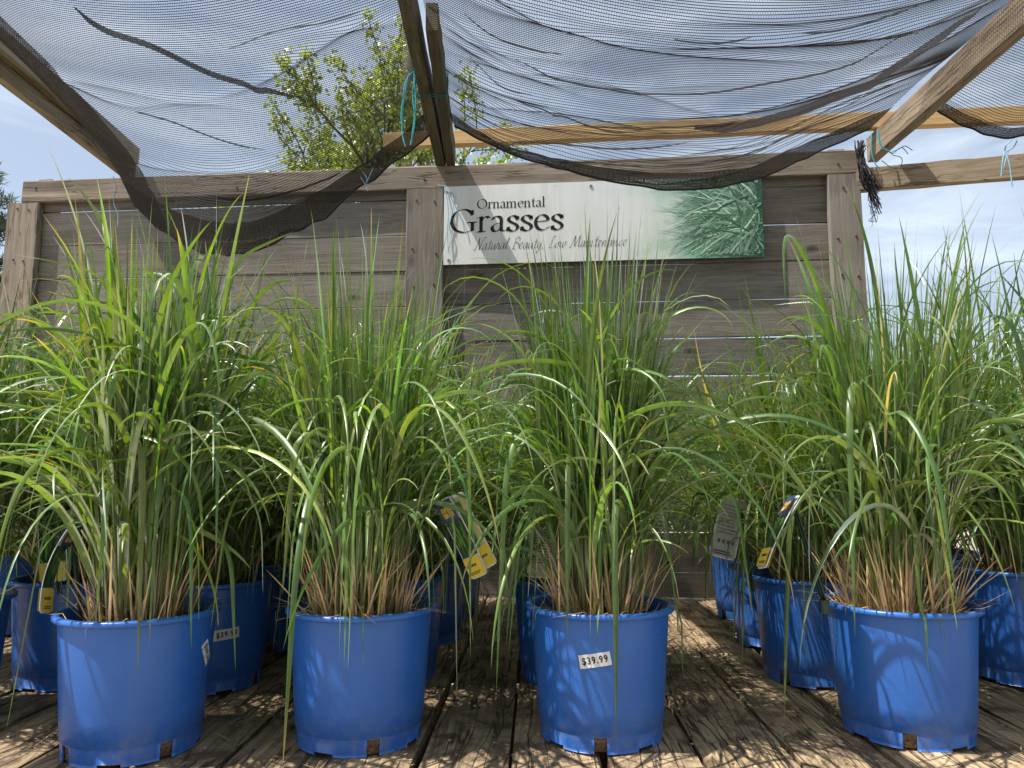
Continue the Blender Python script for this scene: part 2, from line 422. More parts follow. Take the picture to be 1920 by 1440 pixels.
# ------------------------------------------------------------------ fence
FA = R(-5.2)
fence = empty('board_fence', (.86, 3.83, 0), FA)
tag(fence, 'weathered grey horizontal board fence behind the potted grasses', 'fence')
FM = Matrix.Translation((.86, 3.83, 0)) @ Matrix.Rotation(FA, 4, 'Z')
def fw(u, off, z): return FM @ Vector((u, -off, z))
lines = [2.12 - .199 * i for i in range(11)]
for bay, (u0, u1) in enumerate(((-3.60, -1.34), (-1.33, 0.80))):
    for i in range(11):
        zt = lines[i] - .0012; zb = (lines[i + 1] if i < 10 else .005) + .0012 + (rng.uniform(.0005, .0045) if bay else rng.uniform(-.0008, .0008))
        if zt - zb < .03: continue
        lumber('board', u1 - u0, .021, zt - zb, M['fence'], fence, ((u0 + u1) / 2, .012 + rng.uniform(-.002, .002), (zt + zb) / 2), (0, R(rng.uniform(-.06, .06)), 0), segs=8, cham=.003)
    zt, zb = 2.288, 2.126
    lumber('board', u1 - u0, .021, zt - zb, M['fence'], fence, ((u0 + u1) / 2, .012, (zt + zb) / 2), segs=8, cham=.003)
for u0, u1 in ((-3.765, -3.575), (-1.436, -1.232), (0.785, 0.948)):
    lumber('post', 2.166, .045, u1 - u0, M['trim'] if u0 < -3 else M['fence'], fence, ((u0 + u1) / 2, -.024, 1.082), (0, R(-90), 0), segs=14, cham=.004)
lumber('top_rail', 4.63, .045, .128, M['trim'], fence, (-1.365, -.024, 2.231), segs=16, cham=.005, jit=.0018)
for u in (-3.60, -1.33, .86):
    lumber('back_post', 2.33, .09, .09, M['pole'], fence, (u, .069, 1.165), (0, R(-90), 0))
def disc(name, u, z, off, r, mat, parent, n=10, th=.003):
    a = np.arange(n) * 2 * np.pi / n
    v = [(u + r * math.cos(t), -off, z + r * math.sin(t)) for t in a] + [(u + r * math.cos(t), -off - th, z + r * math.sin(t)) for t in a]
    f = [tuple(range(n, 2 * n))] + [(i, (i + 1) % n, n + (i + 1) % n, n + i) for i in range(n)]
    return mesh(name, v, f, mat, parent)
for u, z in ((-3.63, 2.12), (-3.70, 2.13), (-3.60, 2.25), (-1.38, 2.10), (-1.28, 2.09), (.86, 2.09), (.84, 2.22), (-1.34, 2.22), (-2.4, 2.21), (-1.40, 1.83), (-1.27, 1.80), (-1.39, 1.62), (-1.28, 1.63), (.82, 1.82), (.91, 1.83), (.83, 1.63), (.91, 1.62), (.82, 1.43), (-3.64, 1.82), (-3.70, 1.83)):
    disc('nail', u, z, .0475, .006, M['nail'], fence)

# ------------------------------------------------------------------ overhead timbers
ZB = 2.297
def beam(name, p, q, W, H, mat, label, cat='beam', group=None, parent=None):
    p, q = Vector(p), Vector(q); d = q - p
    o = lumber(name, d.length, W, H, mat, parent, (p + q) / 2, (0, -math.asin(d.z / d.length), math.atan2(d.y, d.x)), segs=22, cham=.005, jit=.0016)
    if label: tag(o, label, cat, group)
    return o
zc = ZB + .068
beam('rafter', (-2.195, 4.12, zc), (-2.195, -1.4, zc), .048, .136, M['rafter'], 'weathered rafter carrying the hanging edge of the torn shade cloth, open sky beside it')
beam('rafter', (-2.140, 4.05, zc + .05), (-2.140, -1.4, zc + .05), .05, .10, M['rafter'], 'thinner greenish timber doubled onto the rafter beside the open sky')
beam('rafter', (-.392, 3.99, zc), (-.372, -1.4, zc), .050, .136, M['mossy'], 'long dark mossy rafter tied with twine above the sign, running on past its short partner')
short = beam('rafter', (-.338, 3.97, zc - .01), (-.306, 2.66, zc - .01), .048, .114, M['mossy'], 'short dark timber with a cut round-grained end lashed beside the long mossy rafter')
s = NT('end_grain_rings')
tcr = s.n('ShaderNodeTexCoord'); mpr = s.n('ShaderNodeMapping'); mpr.inputs['Location'].default_value = (0, .004, -.022); s.l(tcr.outputs['Object'], mpr.inputs[0])
wr_ = s.n('ShaderNodeTexWave', wave_type='RINGS', rings_direction='X', i_Scale=38.0, i_Distortion=1.5, i_Detail=2.0); s.l(mpr.outputs[0], wr_.inputs['Vector'])
cr0 = s.ramp([(.25, (.030, .024, .016)), (.75, (.15, .125, .085))]); s.l(wr_.outputs[0], cr0.inputs[0])
pr0 = s.n('ShaderNodeBsdfPrincipled', i_Roughness=.9); s.l(cr0.outputs[0], pr0.inputs['Base Color']); s.l(pr0.outputs[0], s.out.inputs[0])
hx = (Vector((-.338, 3.97, 0)) - Vector((-.306, 2.66, 0))).length / 2
eg = mesh('end_grain', [(0, -.0225, -.0555), (0, .0225, -.0555), (0, .0225, .0555), (0, -.0225, .0555), (-.004, -.0225, -.0555), (-.004, .0225, -.0555), (-.004, .0225, .0555), (-.004, -.0225, .0555)], [(0, 1, 2, 3), (0, 4, 5, 1), (1, 5, 6, 2), (2, 6, 7, 3), (3, 7, 4, 0)], s.m, short)
eg.location = (hx + .003, 0, 0)
beam('rafter', (1.950, 3.86, zc), (1.950, -1.4, zc), .056, .136, M['rafter'], 'sunlit tan rafter reaching the fence corner with the frayed net strands')
ph = math.tan(-FA)
def fy(x): return 3.83 - ph * (x - .86)
for n_, (a_, b_) in enumerate((((-.72), 3.9),)):
    beam('purlin', (a_, fy(a_) + .03, ZB + .136 + .047), (b_, fy(b_) + .03, ZB + .136 + .047), .05, .088, M['newwood'], 'yellow newer lumber laid across the rafters, seen through the shade cloth')
beam('side_rail', (1.735, 3.735, 2.135), (4.3, 3.11, 2.135), .045, .122, M['rafter'], 'weathered rail running out from the fence corner against the open sky', 'rail')
sp = lumber('corner_post', 2.92, .1, .1, M['pole'], None, (4.28, 3.17, .84), (0, R(-90), 0)); tag(sp, 'square wooden post holding the far end of the side rail', 'post')
fb = beam('front_beam', (-2.4, -1.42, ZB - .072), (2.2, -1.42, ZB - .072), .05, .14, M['rafter'], 'cross beam under the front ends of the rafters', 'beam')
for x in (-2.3, 2.1):
    sp = lumber('front_post', 2.775, .1, .1, M['pole'], None, (x, -1.42, .767), (0, R(-90), 0)); tag(sp, 'square wooden post under the front cross beam at the ' + ('open-sky' if x < 0 else 'side-rail') + ' end', 'post', 'posts under the front beam')

# ------------------------------------------------------------------ shade cloth
def loft(rows, nu, nv):
    A = np.array([crom(r, nu) for r in rows])                       # (rows, nu, 3)
    return np.stack([crom(A[:, j], nv) for j in range(nu)], 1)      # (nv, nu, 3)

def noise1(x, seed):
    r = np.random.default_rng(seed); out = 0
    for k in range(5):
        out = out + np.sin(x * r.uniform(.6, 4.5) + r.uniform(0, 6.28)) * r.uniform(.3, 1)
    return out / 2.2

def fold_field(G, kind, seed):
    """creases of the slack cloth: sharp ridges hanging down, wandering across"""
    nv, nu, _ = G.shape
    u = np.linspace(0, 1, nu)[None]; v = np.linspace(0, 1, nv)[:, None]
    z = np.zeros((nv, nu)); r = np.random.default_rng(seed)
    n = {'slack': 44, 'taut': 9, 'small': 4}[kind]
    for k in range(n):
        c = r.uniform(.03, .80); amp = r.uniform(.007, .026) * (1 if kind != 'taut' else .9)
        wd = r.uniform(.007, .018); sl = r.uniform(-.16, .16); uc = r.uniform(-.1, 1.1); ul = r.uniform(.12, .5)
        path = c + sl * (u - .5) + .035 * noise1(u * 3, seed * 31 + k) + (.10 * (1 - (2 * u - 1) ** 2) * r.uniform(-.6, .6))
        env = np.exp(-((u - uc) / ul) ** 2)
        d = np.abs(v - path) / wd
        z -= amp * env * np.exp(-d ** 1.3)
    z += .006 * np.sin(v * 26 + 2 * noise1(u * 2.5, seed + 5)) * (1 if kind == 'slack' else .4)
    edge = np.minimum(1, 12 * np.minimum(u, 1 - u))
    hang = np.exp(-(v / .16) ** 2)                                  # ripples of the loose hanging edge
    z += (1.0 if kind == 'taut' else .4) * hang * (.007 * np.sin(u * 60 + 3 * noise1(u * 9, seed + 2) + 8 * v) + .009 * noise1(u * 11 + 5 * v, seed + 9))
    return z * edge

def cloth(name, rows, nu, nv, kind, seed, label, pitch=.0132, hem=.10, rad=.0016, cord_r=.005, seams=(), tears=()):
    root = empty(name, (0, 0, 0)); tag(root, label, 'shade cloth')
    G = loft(rows, nu, nv)
    G[..., 2] += fold_field(G, kind, seed)
    seg = np.linalg.norm(np.diff(G, axis=0), axis=2).mean(1); vl = np.concatenate([[0], np.cumsum(seg)])
    segu = np.linalg.norm(np.diff(G, axis=1), axis=2).mean(0); ulen = np.concatenate([[0], np.cumsum(segu)])
    uvs = np.stack([np.broadcast_to(ulen[None], G.shape[:2]), np.broadcast_to(vl[:, None], G.shape[:2])], -1).reshape(-1, 2)
    ii, jj = np.meshgrid(np.arange(nv - 1), np.arange(nu - 1), indexing='ij')
    F = np.stack([ii * nu + jj, ii * nu + jj + 1, (ii + 1) * nu + jj + 1, (ii + 1) * nu + jj], -1).reshape(-1, 4)
    sh = mesh('knit_sheet', G.reshape(-1, 3), F, M['knit'], root, smooth=True, uv=uvs)
    # thread rows across the cloth
    nr = int(vl[-1] / pitch); tv = np.interp(np.arange(1, nr) * pitch, vl, np.arange(nv)); i = np.minimum(tv.astype(int), nv - 2); a = (tv - i)[:, None, None]
    TH = G[i] * (1 - a) + G[i + 1] * a
    step = max(1, nu // 84); TH = TH[:, ::step]
    v, f = tube_arrays(TH, rad, 3)
    tag(mesh('thread_rows', v, f, M['thread'], root, smooth=True), kind='stuff')
    # doubled hem along the far edge and a cord in it
    if hem:
        nh = max(3, int(np.searchsorted(vl, hem)))
        H = G[:nh].copy(); H[..., 1] -= .004; H[..., 2] -= .003
        ii, jj = np.meshgrid(np.arange(nh - 1), np.arange(nu - 1), indexing='ij')
        FH = np.stack([ii * nu + jj, ii * nu + jj + 1, (ii + 1) * nu + jj + 1, (ii + 1) * nu + jj], -1).reshape(-1, 4)
        mesh('hem', H.reshape(-1, 3), FH, M['hemknit'], root, smooth=True, uv=uvs[:nh * nu])
        v, f = tube_arrays(G[0] + np.array([0, -.003, -.002]), cord_r, 6)
        mesh('edge_cord', v, f, M['blacknet'], root, smooth=True)
    return root, G, vl, ulen

def strip_on(G, path, wd, name, root, mat=None, drop=.004, n=80):
    """a doubled strip of cloth lying on the sheet along a path of (u, v) fractions"""
    nv, nu, _ = G.shape
    q = crom([(a, b, 0) for a, b in path], n)
    def ev(u, v):
        x = np.clip(u * (nu - 1), 0, nu - 1.001); y = np.clip(v * (nv - 1), 0, nv - 1.001)
        i, j = y.astype(int), x.astype(int); a, b = (y - i)[:, None], (x - j)[:, None]
        return (G[i, j] * (1 - a) + G[i + 1, j] * a) * (1 - b) + (G[i, j + 1] * (1 - a) + G[i + 1, j + 1] * a) * b
    c = ev(q[:, 0], q[:, 1])
    t = np.gradient(c, axis=0); t /= np.linalg.norm(t, axis=1, keepdims=True)
    sde = np.cross(t, np.array([0, 0, 1.0])); sde /= np.linalg.norm(sde, axis=1, keepdims=True)
    wv = wd * np.clip(np.minimum(np.linspace(0, 1, n) * 8 + .3, (1 - np.linspace(0, 1, n)) * 5 + .15), 0, 1)[:, None]
    V = np.stack([c - sde * wv * .2 - [0, 0, drop], c + sde * wv * .2 - [0, 0, drop]], 1).reshape(-1, 3)
    V[:, 2] -= np.tile([0, .9], n) * wv.repeat(2)
    F = np.array([(2 * i, 2 * i + 2, 2 * i + 3, 2 * i + 1) for i in range(n - 1)])
    L_ = np.linspace(0, 2.0, n); uv = np.stack([np.repeat(L_, 2), np.tile([0, wd], n)], 1)
    return mesh(name, V, F, mat or M['fold'], root, smooth=True, uv=uv)

def pick(G, pix):
    """nearest (u, v) of the lofted sheet for points noted on the photograph"""
    nv, nu, _ = G.shape; d = G - np.array(CAM)
    dep = d[..., 1] * math.cos(PITCH) + d[..., 2] * math.sin(PITCH); up_ = d[..., 2] * math.cos(PITCH) - d[..., 1] * math.sin(PITCH)
    X, Y = 960 + 1400 * d[..., 0] / dep, 720 - 1400 * up_ / dep
    out = []
    for a, b in pix:
        i, j = np.unravel_index(np.argmin((X - a) ** 2 + (Y - b) ** 2), X.shape); out.append((j / (nu - 1), i / (nv - 1)))
    return out

rowsL = [
    [at(252, 385, 3.93), at(330, 450, 3.90), at(440, 478, 3.80), at(560, 430, 3.72), at(690, 340, 3.62), at(806, 252, 3.52)],
    [at(200, 290, 3.62), at(330, 345, 3.62), at(450, 362, 3.55), at(570, 325, 3.5), at(690, 262, 3.42), (-.425, 3.30, 2.38)],
    [(-2.08, 3.05, 2.36), (-1.75, 3.05, 2.25), (-1.42, 3.05, 2.19), (-1.1, 3.05, 2.20), (-.75, 3.05, 2.29), (-.42, 3.05, 2.43)],
    [(-2.09, 2.3, 2.40), (-1.75, 2.3, 2.29), (-1.42, 2.3, 2.24), (-1.1, 2.3, 2.25), (-.75, 2.3, 2.33), (-.38, 2.3, 2.446)],
    [(-2.10, 1.5, 2.41), (-1.75, 1.5, 2.33), (-1.42, 1.5, 2.28), (-1.1, 1.5, 2.29), (-.75, 1.5, 2.35), (-.36, 1.5, 2.446)]]
cl, GL, vL, uL = cloth('shade_cloth', rowsL, 110, 190, 'taut', 3, 'black shade cloth whose low drooping corner hangs in front of the fence boards', hem=.17)
strip_on(GL, pick(GL, [(140, 2), (200, 42), (290, 78), (400, 125), (490, 155), (570, 180)]), .036, 'seam_flap', cl, drop=.012)
for q in ([(430, 88), (520, 55), (610, 40), (700, 12)], [(560, 250), (640, 215), (700, 195), (745, 165)], [(250, 205), (330, 225), (420, 262), (500, 280)], [(640, 320), (560, 352), (470, 372), (390, 362)]): strip_on(GL, pick(GL, q), .010, 'crease', cl, drop=.005)
# doubled side edge hanging from the rafter
nvL = GL.shape[0]
SB = []
for i in range(0, nvL, 3):
    t = 1 - i / nvL
    p0 = GL[i, 0]; p1 = GL[i, int(11 + 9 * max(0, 1 - i / 40))]
    SB.append([p0 + [0, 0, -.006], (p0 * .5 + p1 * .5) + [0, 0, -.022], p1 + [0, 0, -.006]])
SB = np.array(SB); m_ = SB.shape[0]
mesh('side_hem', SB.reshape(-1, 3), [(i * 3 + j, i * 3 + j + 1, (i + 1) * 3 + j + 1, (i + 1) * 3 + j) for i in range(m_ - 1) for j in range(2)], M['hemknit'], cl, smooth=True,
     uv=np.stack([np.tile([0, .08, .16], m_), np.repeat(np.linspace(0, 2.6, m_), 3)], 1))

rowsM = [
    [at(852, 236, 3.52), at(945, 285, 3.56), at(1080, 325, 3.56), at(1250, 353, 3.53), at(1400, 338, 3.50), at(1530, 285, 3.48), at(1632, 240, 3.52)],
    [(-.34, 3.27, 2.40), at(945, 232, 3.36), at(1080, 262, 3.38), at(1250, 280, 3.36), at(1400, 266, 3.33), at(1530, 218, 3.30), (1.90, 3.26, 2.440)],
    [(-.34, 2.9, 2.446), (0, 2.9, 2.29), (.4, 2.9, 2.20), (.8, 2.9, 2.17), (1.2, 2.9, 2.20), (1.58, 2.9, 2.30), (1.94, 2.9, 2.446)],
    [(-.36, 2.2, 2.446), (0, 2.2, 2.29), (.4, 2.2, 2.19), (.8, 2.2, 2.16), (1.2, 2.2, 2.19), (1.58, 2.2, 2.29), (1.94, 2.2, 2.446)],
    [(-.36, 1.5, 2.446), (0, 1.5, 2.33), (.4, 1.5, 2.25), (.8, 1.5, 2.23), (1.2, 1.5, 2.25), (1.58, 1.5, 2.33), (1.94, 1.5, 2.446)]]
cm, GM, vM, uM = cloth('shade_cloth', rowsM, 140, 210, 'slack', 8, 'wrinkled black shade cloth sagging in a long curve over the sign')
strip_on(GM, pick(GM, [(1300, 232), (1420, 215), (1540, 178), (1660, 120), (1760, 55), (1840, 4)]), .055, 'doubled_fold', cm, drop=.012)
for q in ([(960, 105), (1060, 146), (1150, 165), (1300, 172), (1450, 150), (1600, 112), (1740, 45)], [(960, 180), (1040, 212), (1130, 238), (1200, 246)], [(1090, 232), (1250, 236), (1400, 222)], [(870, 20), (920, 60), (980, 84), (1060, 100)], [(1260, 70), (1330, 78), (1420, 66)], [(880, 100), (930, 150), (1000, 176)], [(900, 250), (1000, 262), (1150, 276), (1300, 262)], [(1500, 60), (1620, 40), (1720, 5)]): strip_on(GM, pick(GM, q), .012, 'crease', cm, drop=.006)
rowsR = [
    [(1.97, 3.42, 2.43), at(1800, 232, 3.40), at(1893, 258, 3.33), (2.6, 3.25, 2.25), (3.0, 3.15, 2.16), (3.6, 3.05, 2.38)],
    [(1.97, 3.1, 2.44), (2.16, 3.1, 2.35), (2.36, 3.1, 2.29), (2.7, 3.0, 2.32), (3.1, 2.95, 2.32), (3.7, 2.9, 2.42)],
    [(1.97, 2.3, 2.446), (2.16, 2.3, 2.39), (2.4, 2.3, 2.36), (2.7, 2.3, 2.36), (3.2, 2.3, 2.40), (3.7, 2.3, 2.46)],
    [(1.97, 1.5, 2.446), (2.16, 1.5, 2.40), (2.4, 1.5, 2.37), (2.7, 1.5, 2.37), (3.2, 1.5, 2.41), (3.7, 1.5, 2.46)]]
cr, GR, vR, uR = cloth('shade_cloth', rowsR, 84, 130, 'small', 21, 'black shade cloth tied down with blue twine to the side rail', hem=.06)
beam('rafter', (3.72, 3.26, zc), (3.72, -1.4, zc), .05, .136, M['rafter'], 'rafter above the far end of the side rail')

# ------------------------------------------------------------------ lettering with a broad pen
def pen(paths, w, ang, n=26):
    """sweep a flat nib along smooth or straight paths: verts (x, y) and quads"""
    vs, fs, o = [], [], 0
    a = np.array([math.cos(ang), math.sin(ang)]) * w / 2; b = np.array([-math.sin(ang), math.cos(ang)]) * w * .10
    for P in paths:
        P = np.array(P, float)
        Q = crom(np.c_[P, np.zeros(len(P))], n)[:, :2] if len(P) > 2 else np.linspace(P[0], P[1], 2)
        for off in (a, b):
            # nib drawn as a thin cross so that strokes along its edge keep a body
            V = np.stack([Q - off, Q + off], 1).reshape(-1, 2); m = len(Q)
            vs.append(V); fs.append(np.array([(2 * i, 2 * i + 1, 2 * i + 3, 2 * i + 2) for i in range(m - 1)]) + o); o += 2 * m
        for e in (Q[0], Q[-1]):
            vs.append(np.array([e - a - b, e + a - b, e + a + b, e - a + b])); fs.append(np.array([(0, 1, 2, 3)]) + o); o += 4
    return np.vstack(vs), np.vstack(fs)
SER = lambda x, y=.03, h=.17: [(x - h, y), (x + h, y)]
def ell(cx, cy, rx, ry, a0=0, a1=360, n=14): return [(cx + rx * math.cos(R(t)), cy + ry * math.sin(R(t))) for t in np.linspace(a0, a1, n)]
ROM = {
 'O': (1.62, [ell(.78, .75, .66, .74, 60, 420)]),
 'G': (1.60, [[(1.28, 1.22), (1.08, 1.42), (.78, 1.48), (.38, 1.32), (.14, .76), (.36, .2), (.80, .02), (1.12, .08), (1.32, .2)], [(1.32, .62), (1.32, .12)], [(1.08, .64), (1.52, .64)], [(1.3, 1.40), (1.3, 1.12)]]),
 'r': (.70, [[(.2, 0), (.2, .98)], SER(.2), [(.03, .92), (.2, .98)], [(.2, .68), (.34, .92), (.5, .99), (.62, .90)]]),
 'n': (1.08, [[(.2, 0), (.2, .98)], SER(.2), [(.03, .92), (.2, .98)], [(.2, .72), (.42, .95), (.66, .94), (.78, .74), (.78, .4), (.78, 0)], SER(.8)]),
 'm': (1.66, [[(.2, 0), (.2, .98)], SER(.2), [(.03, .92), (.2, .98)], [(.2, .72), (.42, .95), (.62, .94), (.74, .74), (.74, .4), (.74, 0)], SER(.75), [(.74, .72), (.96, .95), (1.2, .94), (1.31, .74), (1.31, .4), (1.31, 0)], SER(1.33)]),
 'a': (.90, [[(.16, .80), (.28, .96), (.48, .97), (.62, .80), (.62, .45), (.62, .14), (.70, .03), (.86, .08)], [(.62, .56), (.34, .50), (.13, .32), (.17, .08), (.36, .02), (.62, .22)]]),
 'e': (.92, [[(.14, .54), (.45, .58), (.78, .62), (.70, .88), (.46, .99), (.20, .84), (.10, .48), (.24, .12), (.52, .02), (.80, .18)]]),
 't': (.66, [[(.28, 1.26), (.28, .7), (.28, .2), (.40, .03), (.60, .09)], [(.04, .94), (.56, .94)]]),
 'l': (.46, [[(.22, 1.6), (.22, 0)], SER(.22), [(.06, 1.54), (.22, 1.6)]]),
 's': (.76, [[(.62, .80), (.46, .98), (.22, .94), (.13, .74), (.30, .56), (.52, .44), (.64, .24), (.50, .04), (.28, .01), (.10, .16)], [(.62, .92), (.62, .74)], [(.11, .26), (.11, .06)]]),
}
SCR = {
 'N': (1.25, [[(-.1, .1), (.05, .0), (.2, .7), (.38, 1.75)], [(.38, 1.75), (.55, .9), (.8, 0)], [(.8, 0), (.95, 1.0), (1.25, 1.85), (1.42, 1.72)]]),
 'B': (1.15, [[(.2, 0), (.3, .9), (.42, 1.6)], [(.12, 1.35), (.45, 1.72), (.95, 1.6), (.9, 1.1), (.4, .9)], [(.4, .9), (.95, .8), (1.0, .3), (.6, -.02), (.1, .1)]]),
 'L': (1.0, [[(.75, 1.6), (.55, 1.75), (.38, 1.4), (.3, .5), (.1, .02), (.5, .06), (.95, .18)]]),
 'M': (1.65, [[(-.05, .1), (.08, .0), (.3, .9), (.5, 1.7)], [(.5, 1.7), (.6, .8), (.72, .1)], [(.72, .1), (1.0, 1.0), (1.25, 1.7)], [(1.25, 1.7), (1.3, .8), (1.4, .05), (1.62, .2)]]),
 'a': (.85, [[(.62, .8), (.35, .9), (.08, .45), (.15, .05), (.4, .12), (.62, .8)], [(.62, .8), (.6, .2), (.68, .02), (.88, .25)]]),
 't': (.6, [[(.32, 1.45), (.27, .7), (.28, .1), (.42, .02), (.6, .25)], [(.05, .98), (.55, 1.02)]]),
 'u': (.85, [[(.1, .85), (.08, .3), (.2, .03), (.42, .15), (.62, .85)], [(.62, .85), (.58, .2), (.68, .02), (.86, .25)]]),
 'r': (.65, [[(.02, .3), (.2, .95), (.28, .78), (.45, .8)], [(.45, .8), (.4, .2), (.5, .03), (.66, .25)]]),
 'l': (.5, [[(0, .25), (.3, 1.0), (.38, 1.6), (.22, 1.55), (.16, .5), (.26, .03), (.5, .25)]]),
 'e': (.68, [[(.05, .3), (.4, .6), (.42, .88), (.2, .85), (.1, .35), (.26, .03), (.66, .28)]]),
 'y': (.8, [[(.1, .85), (.08, .35), (.22, .1), (.45, .25), (.62, .85)], [(.62, .85), (.5, -.1), (.25, -.65), (.1, -.45), (.4, -.1), (.8, .25)]]),
 'o': (.78, [[(.45, .85), (.15, .7), (.1, .2), (.32, .02), (.56, .3), (.5, .8), (.8, .75)]]),
 'w': (1.1, [[(.1, .85), (.08, .25), (.25, .03), (.45, .3), (.5, .8)], [(.5, .8), (.48, .2), (.65, .03), (.88, .3), (.9, .85), (1.1, .78)]]),
 'i': (.42, [[(.18, .85), (.14, .2), (.22, .03), (.44, .25)], [(.24, 1.2), (.27, 1.28)]]),
 'n': (.95, [[(.1, .85), (.12, 0)], [(.12, .3), (.35, .82), (.55, .8), (.56, .2), (.66, .02), (.95, .25)]]),
 'c': (.68, [[(.5, .7), (.4, .88), (.15, .65), (.1, .2), (.28, .02), (.68, .28)]]),
 ',': (.5, [[(.2, .1), (.22, .0), (.1, -.25)]]), ' ': (.7, []),
}
def write(text, font, w, ang, shear=0.0, track=0.0):
    vs, fs, o, x = [], [], 0, 0.0
    for ch in text:
        adv, paths = font[ch]
        if paths:
            v, f = pen(paths, w, ang); v = v.copy(); v[:, 0] += shear * v[:, 1] + x
            vs.append(v); fs.append(f + o); o += len(v)
        x += adv + track
    return np.vstack(vs), np.vstack(fs)

# ------------------------------------------------------------------ the sign
SU0, SU1, SZ0, SZ1 = -1.228, .447, 1.735, 2.170
SW, SH = SU1 - SU0, SZ1 - SZ0
sign = empty('garden_sign', fw((SU0 + SU1) / 2, .052, SZ0), FA)
tag(sign, 'wide white sign lettered Ornamental Grasses with a printed clump of green blades', 'sign')
s = NT('printed_sign_face')
tcn = s.n('ShaderNodeTexCoord'); sepn = s.n('ShaderNodeSeparateXYZ'); s.l(tcn.outputs['Object'], sepn.inputs[0])
nn = s.n('ShaderNodeTexNoise', i_Scale=7.0, i_Detail=5.0); s.l(tcn.outputs['Object'], nn.inputs['Vector'])
xx = s.math('ADD', sepn.outputs[0], s.math('MULTIPLY_ADD', nn.outputs[0], .5, -.25))
fade = s.ramp([(0.0, (.60, .63, .63)), (.58, (.60, .63, .63)), (.68, (.52, .60, .55)), (.80, (.20, .40, .29)), (.93, (.03, .12, .08)), (1, (.02, .09, .05))])
s.l(s.math('MULTIPLY_ADD', xx, .6, .5), fade.inputs[0])
pb = s.n('ShaderNodeBsdfPrincipled', i_Roughness=.30)
st = s.n('ShaderNodeMapping'); st.inputs['Scale'].default_value = (16, 16, 2.2); s.l(tcn.outputs['Object'], st.inputs[0])
sn = s.n('ShaderNodeTexNoise', i_Scale=1.0, i_Detail=6.0, i_Roughness=.65); s.l(st.outputs[0], sn.inputs['Vector'])
sr_ = s.ramp([(.34, (.72, .71, .66)), (.58, (1, 1, 1))]); s.l(sn.outputs[0], sr_.inputs[0])
s.l(s.mix(fade.outputs[0], sr_.outputs[0], .35, 'MULTIPLY'), pb.inputs['Base Color'])
wvr = s.n('ShaderNodeTexWave', i_Scale=38.0, i_Distortion=.2); s.l(tcn.outputs['Object'], wvr.inputs['Vector'])
bs_ = s.n('ShaderNodeBump', i_Strength=.12, i_Distance=.003); s.l(wvr.outputs[0], bs_.inputs['Height']); s.l(bs_.outputs[0], pb.inputs['Normal']); s.l(pb.outputs[0], s.out.inputs[0])
NX = 24
bv, bf = [], []
for i in range(NX + 1):
    x = -SW / 2 + SW * i / NX; yb = -.004 * math.sin(math.pi * i / NX)
    bv += [(x, yb, 0), (x, yb + .008, 0), (x, yb + .008, SH), (x, yb, SH)]
for i in range(NX):
    for k in range(4): bf.append((i * 4 + k, i * 4 + (k + 1) % 4, (i + 1) * 4 + (k + 1) % 4, (i + 1) * 4 + k))
bf += [(3, 2, 1, 0), tuple(NX * 4 + k for k in range(4))]
mesh('panel', bv, bf, s.m, sign)
def face_y(x): return -.004 * math.sin(math.pi * (x + SW / 2) / SW)
def put_text(name, text, font, u0, u1, vb, cap, capu, w, ang, shear=0.0):
    v, f = write(text, font, w, ang, shear)
    x0, x1 = v[:, 0].min(), v[:, 0].max()
    X = -SW / 2 + SW * (u0 + (u1 - u0) * (v[:, 0] - x0) / (x1 - x0)); Z = SH * (1 - vb) + v[:, 1] * cap * SH / capu
    V = np.stack([X, np.array([face_y(a) for a in X]) - .0012, Z], 1)
    return mesh(name, V, f, M['ink'], sign)
put_text('lettering', 'Ornamental', ROM, .108, .327, .300, .122, 1.5, .20, R(22))
put_text('lettering', 'Grasses', ROM, .020, .385, .600, .300, 1.5, .20, R(22))
put_text('lettering', 'Natural Beauty, Low Maintenance', SCR, .098, .582, .825, .150, 1.75, .10, R(38), .30)
# printed blades of the picture on the sign
pv, pf, pc, o = [], [], [], 0
r = np.random.default_rng(4)
for k in range(560):
    x, z = SW * (.485 - abs(r.normal(0, .035))), SH * (.5 + r.normal(0, .22))
    a = R(180 + r.uniform(-75, 75)) if r.random() < .85 else R(r.uniform(0, 360))
    Ln = r.uniform(.12, .56) * (.55 + .45 * abs(math.cos(a))); n = 9; wd = r.uniform(.005, .0115)
    cur = r.uniform(-.2, 1.3); pts = []
    for i in range(n):
        pts.append((x, z)); x += math.cos(a) * Ln / n; z += math.sin(a) * Ln / n; a += cur / n
    Q = np.array(pts)
    T = np.gradient(Q, axis=0); T /= np.linalg.norm(T, axis=1, keepdims=True); Nn = np.stack([-T[:, 1], T[:, 0]], 1)
    wp = wd * (1 - np.linspace(0, 1, n) ** 2.2) ** .8
    A, B = Q - Nn * wp[:, None] / 2, Q + Nn * wp[:, None] / 2
    okp = (Q[:, 0] < SW / 2 - .001) & (Q[:, 0] > SW * .11) & (Q[:, 1] > .008) & (Q[:, 1] < SH - .006)
    lum = r.uniform(.25, 1.0); fadek = np.clip((Q[:, 0] / SW - .10) / .22, 0, 1)
    cc = np.array([.20, .44, .28]) * lum + np.array([.30, .34, .30]) * (r.random() < .35) * lum
    ht = .0008 + k * .000006
    for i in range(n - 1):
        if not (okp[i] and okp[i + 1]): continue
        for q in (A[i], B[i], B[i + 1], A[i + 1]):
            pv.append((q[0], face_y(q[0]) - ht, q[1]))
        pf.append((o, o + 1, o + 2, o + 3)); o += 4
        fk = fadek[i]; pc += [cc * (.45 + .75 * i / n) * fk + np.array([.56, .61, .59]) * (1 - fk)] * 4
mesh('printed_grass_picture', pv, pf, M['print'], sign, col=np.array(pc))
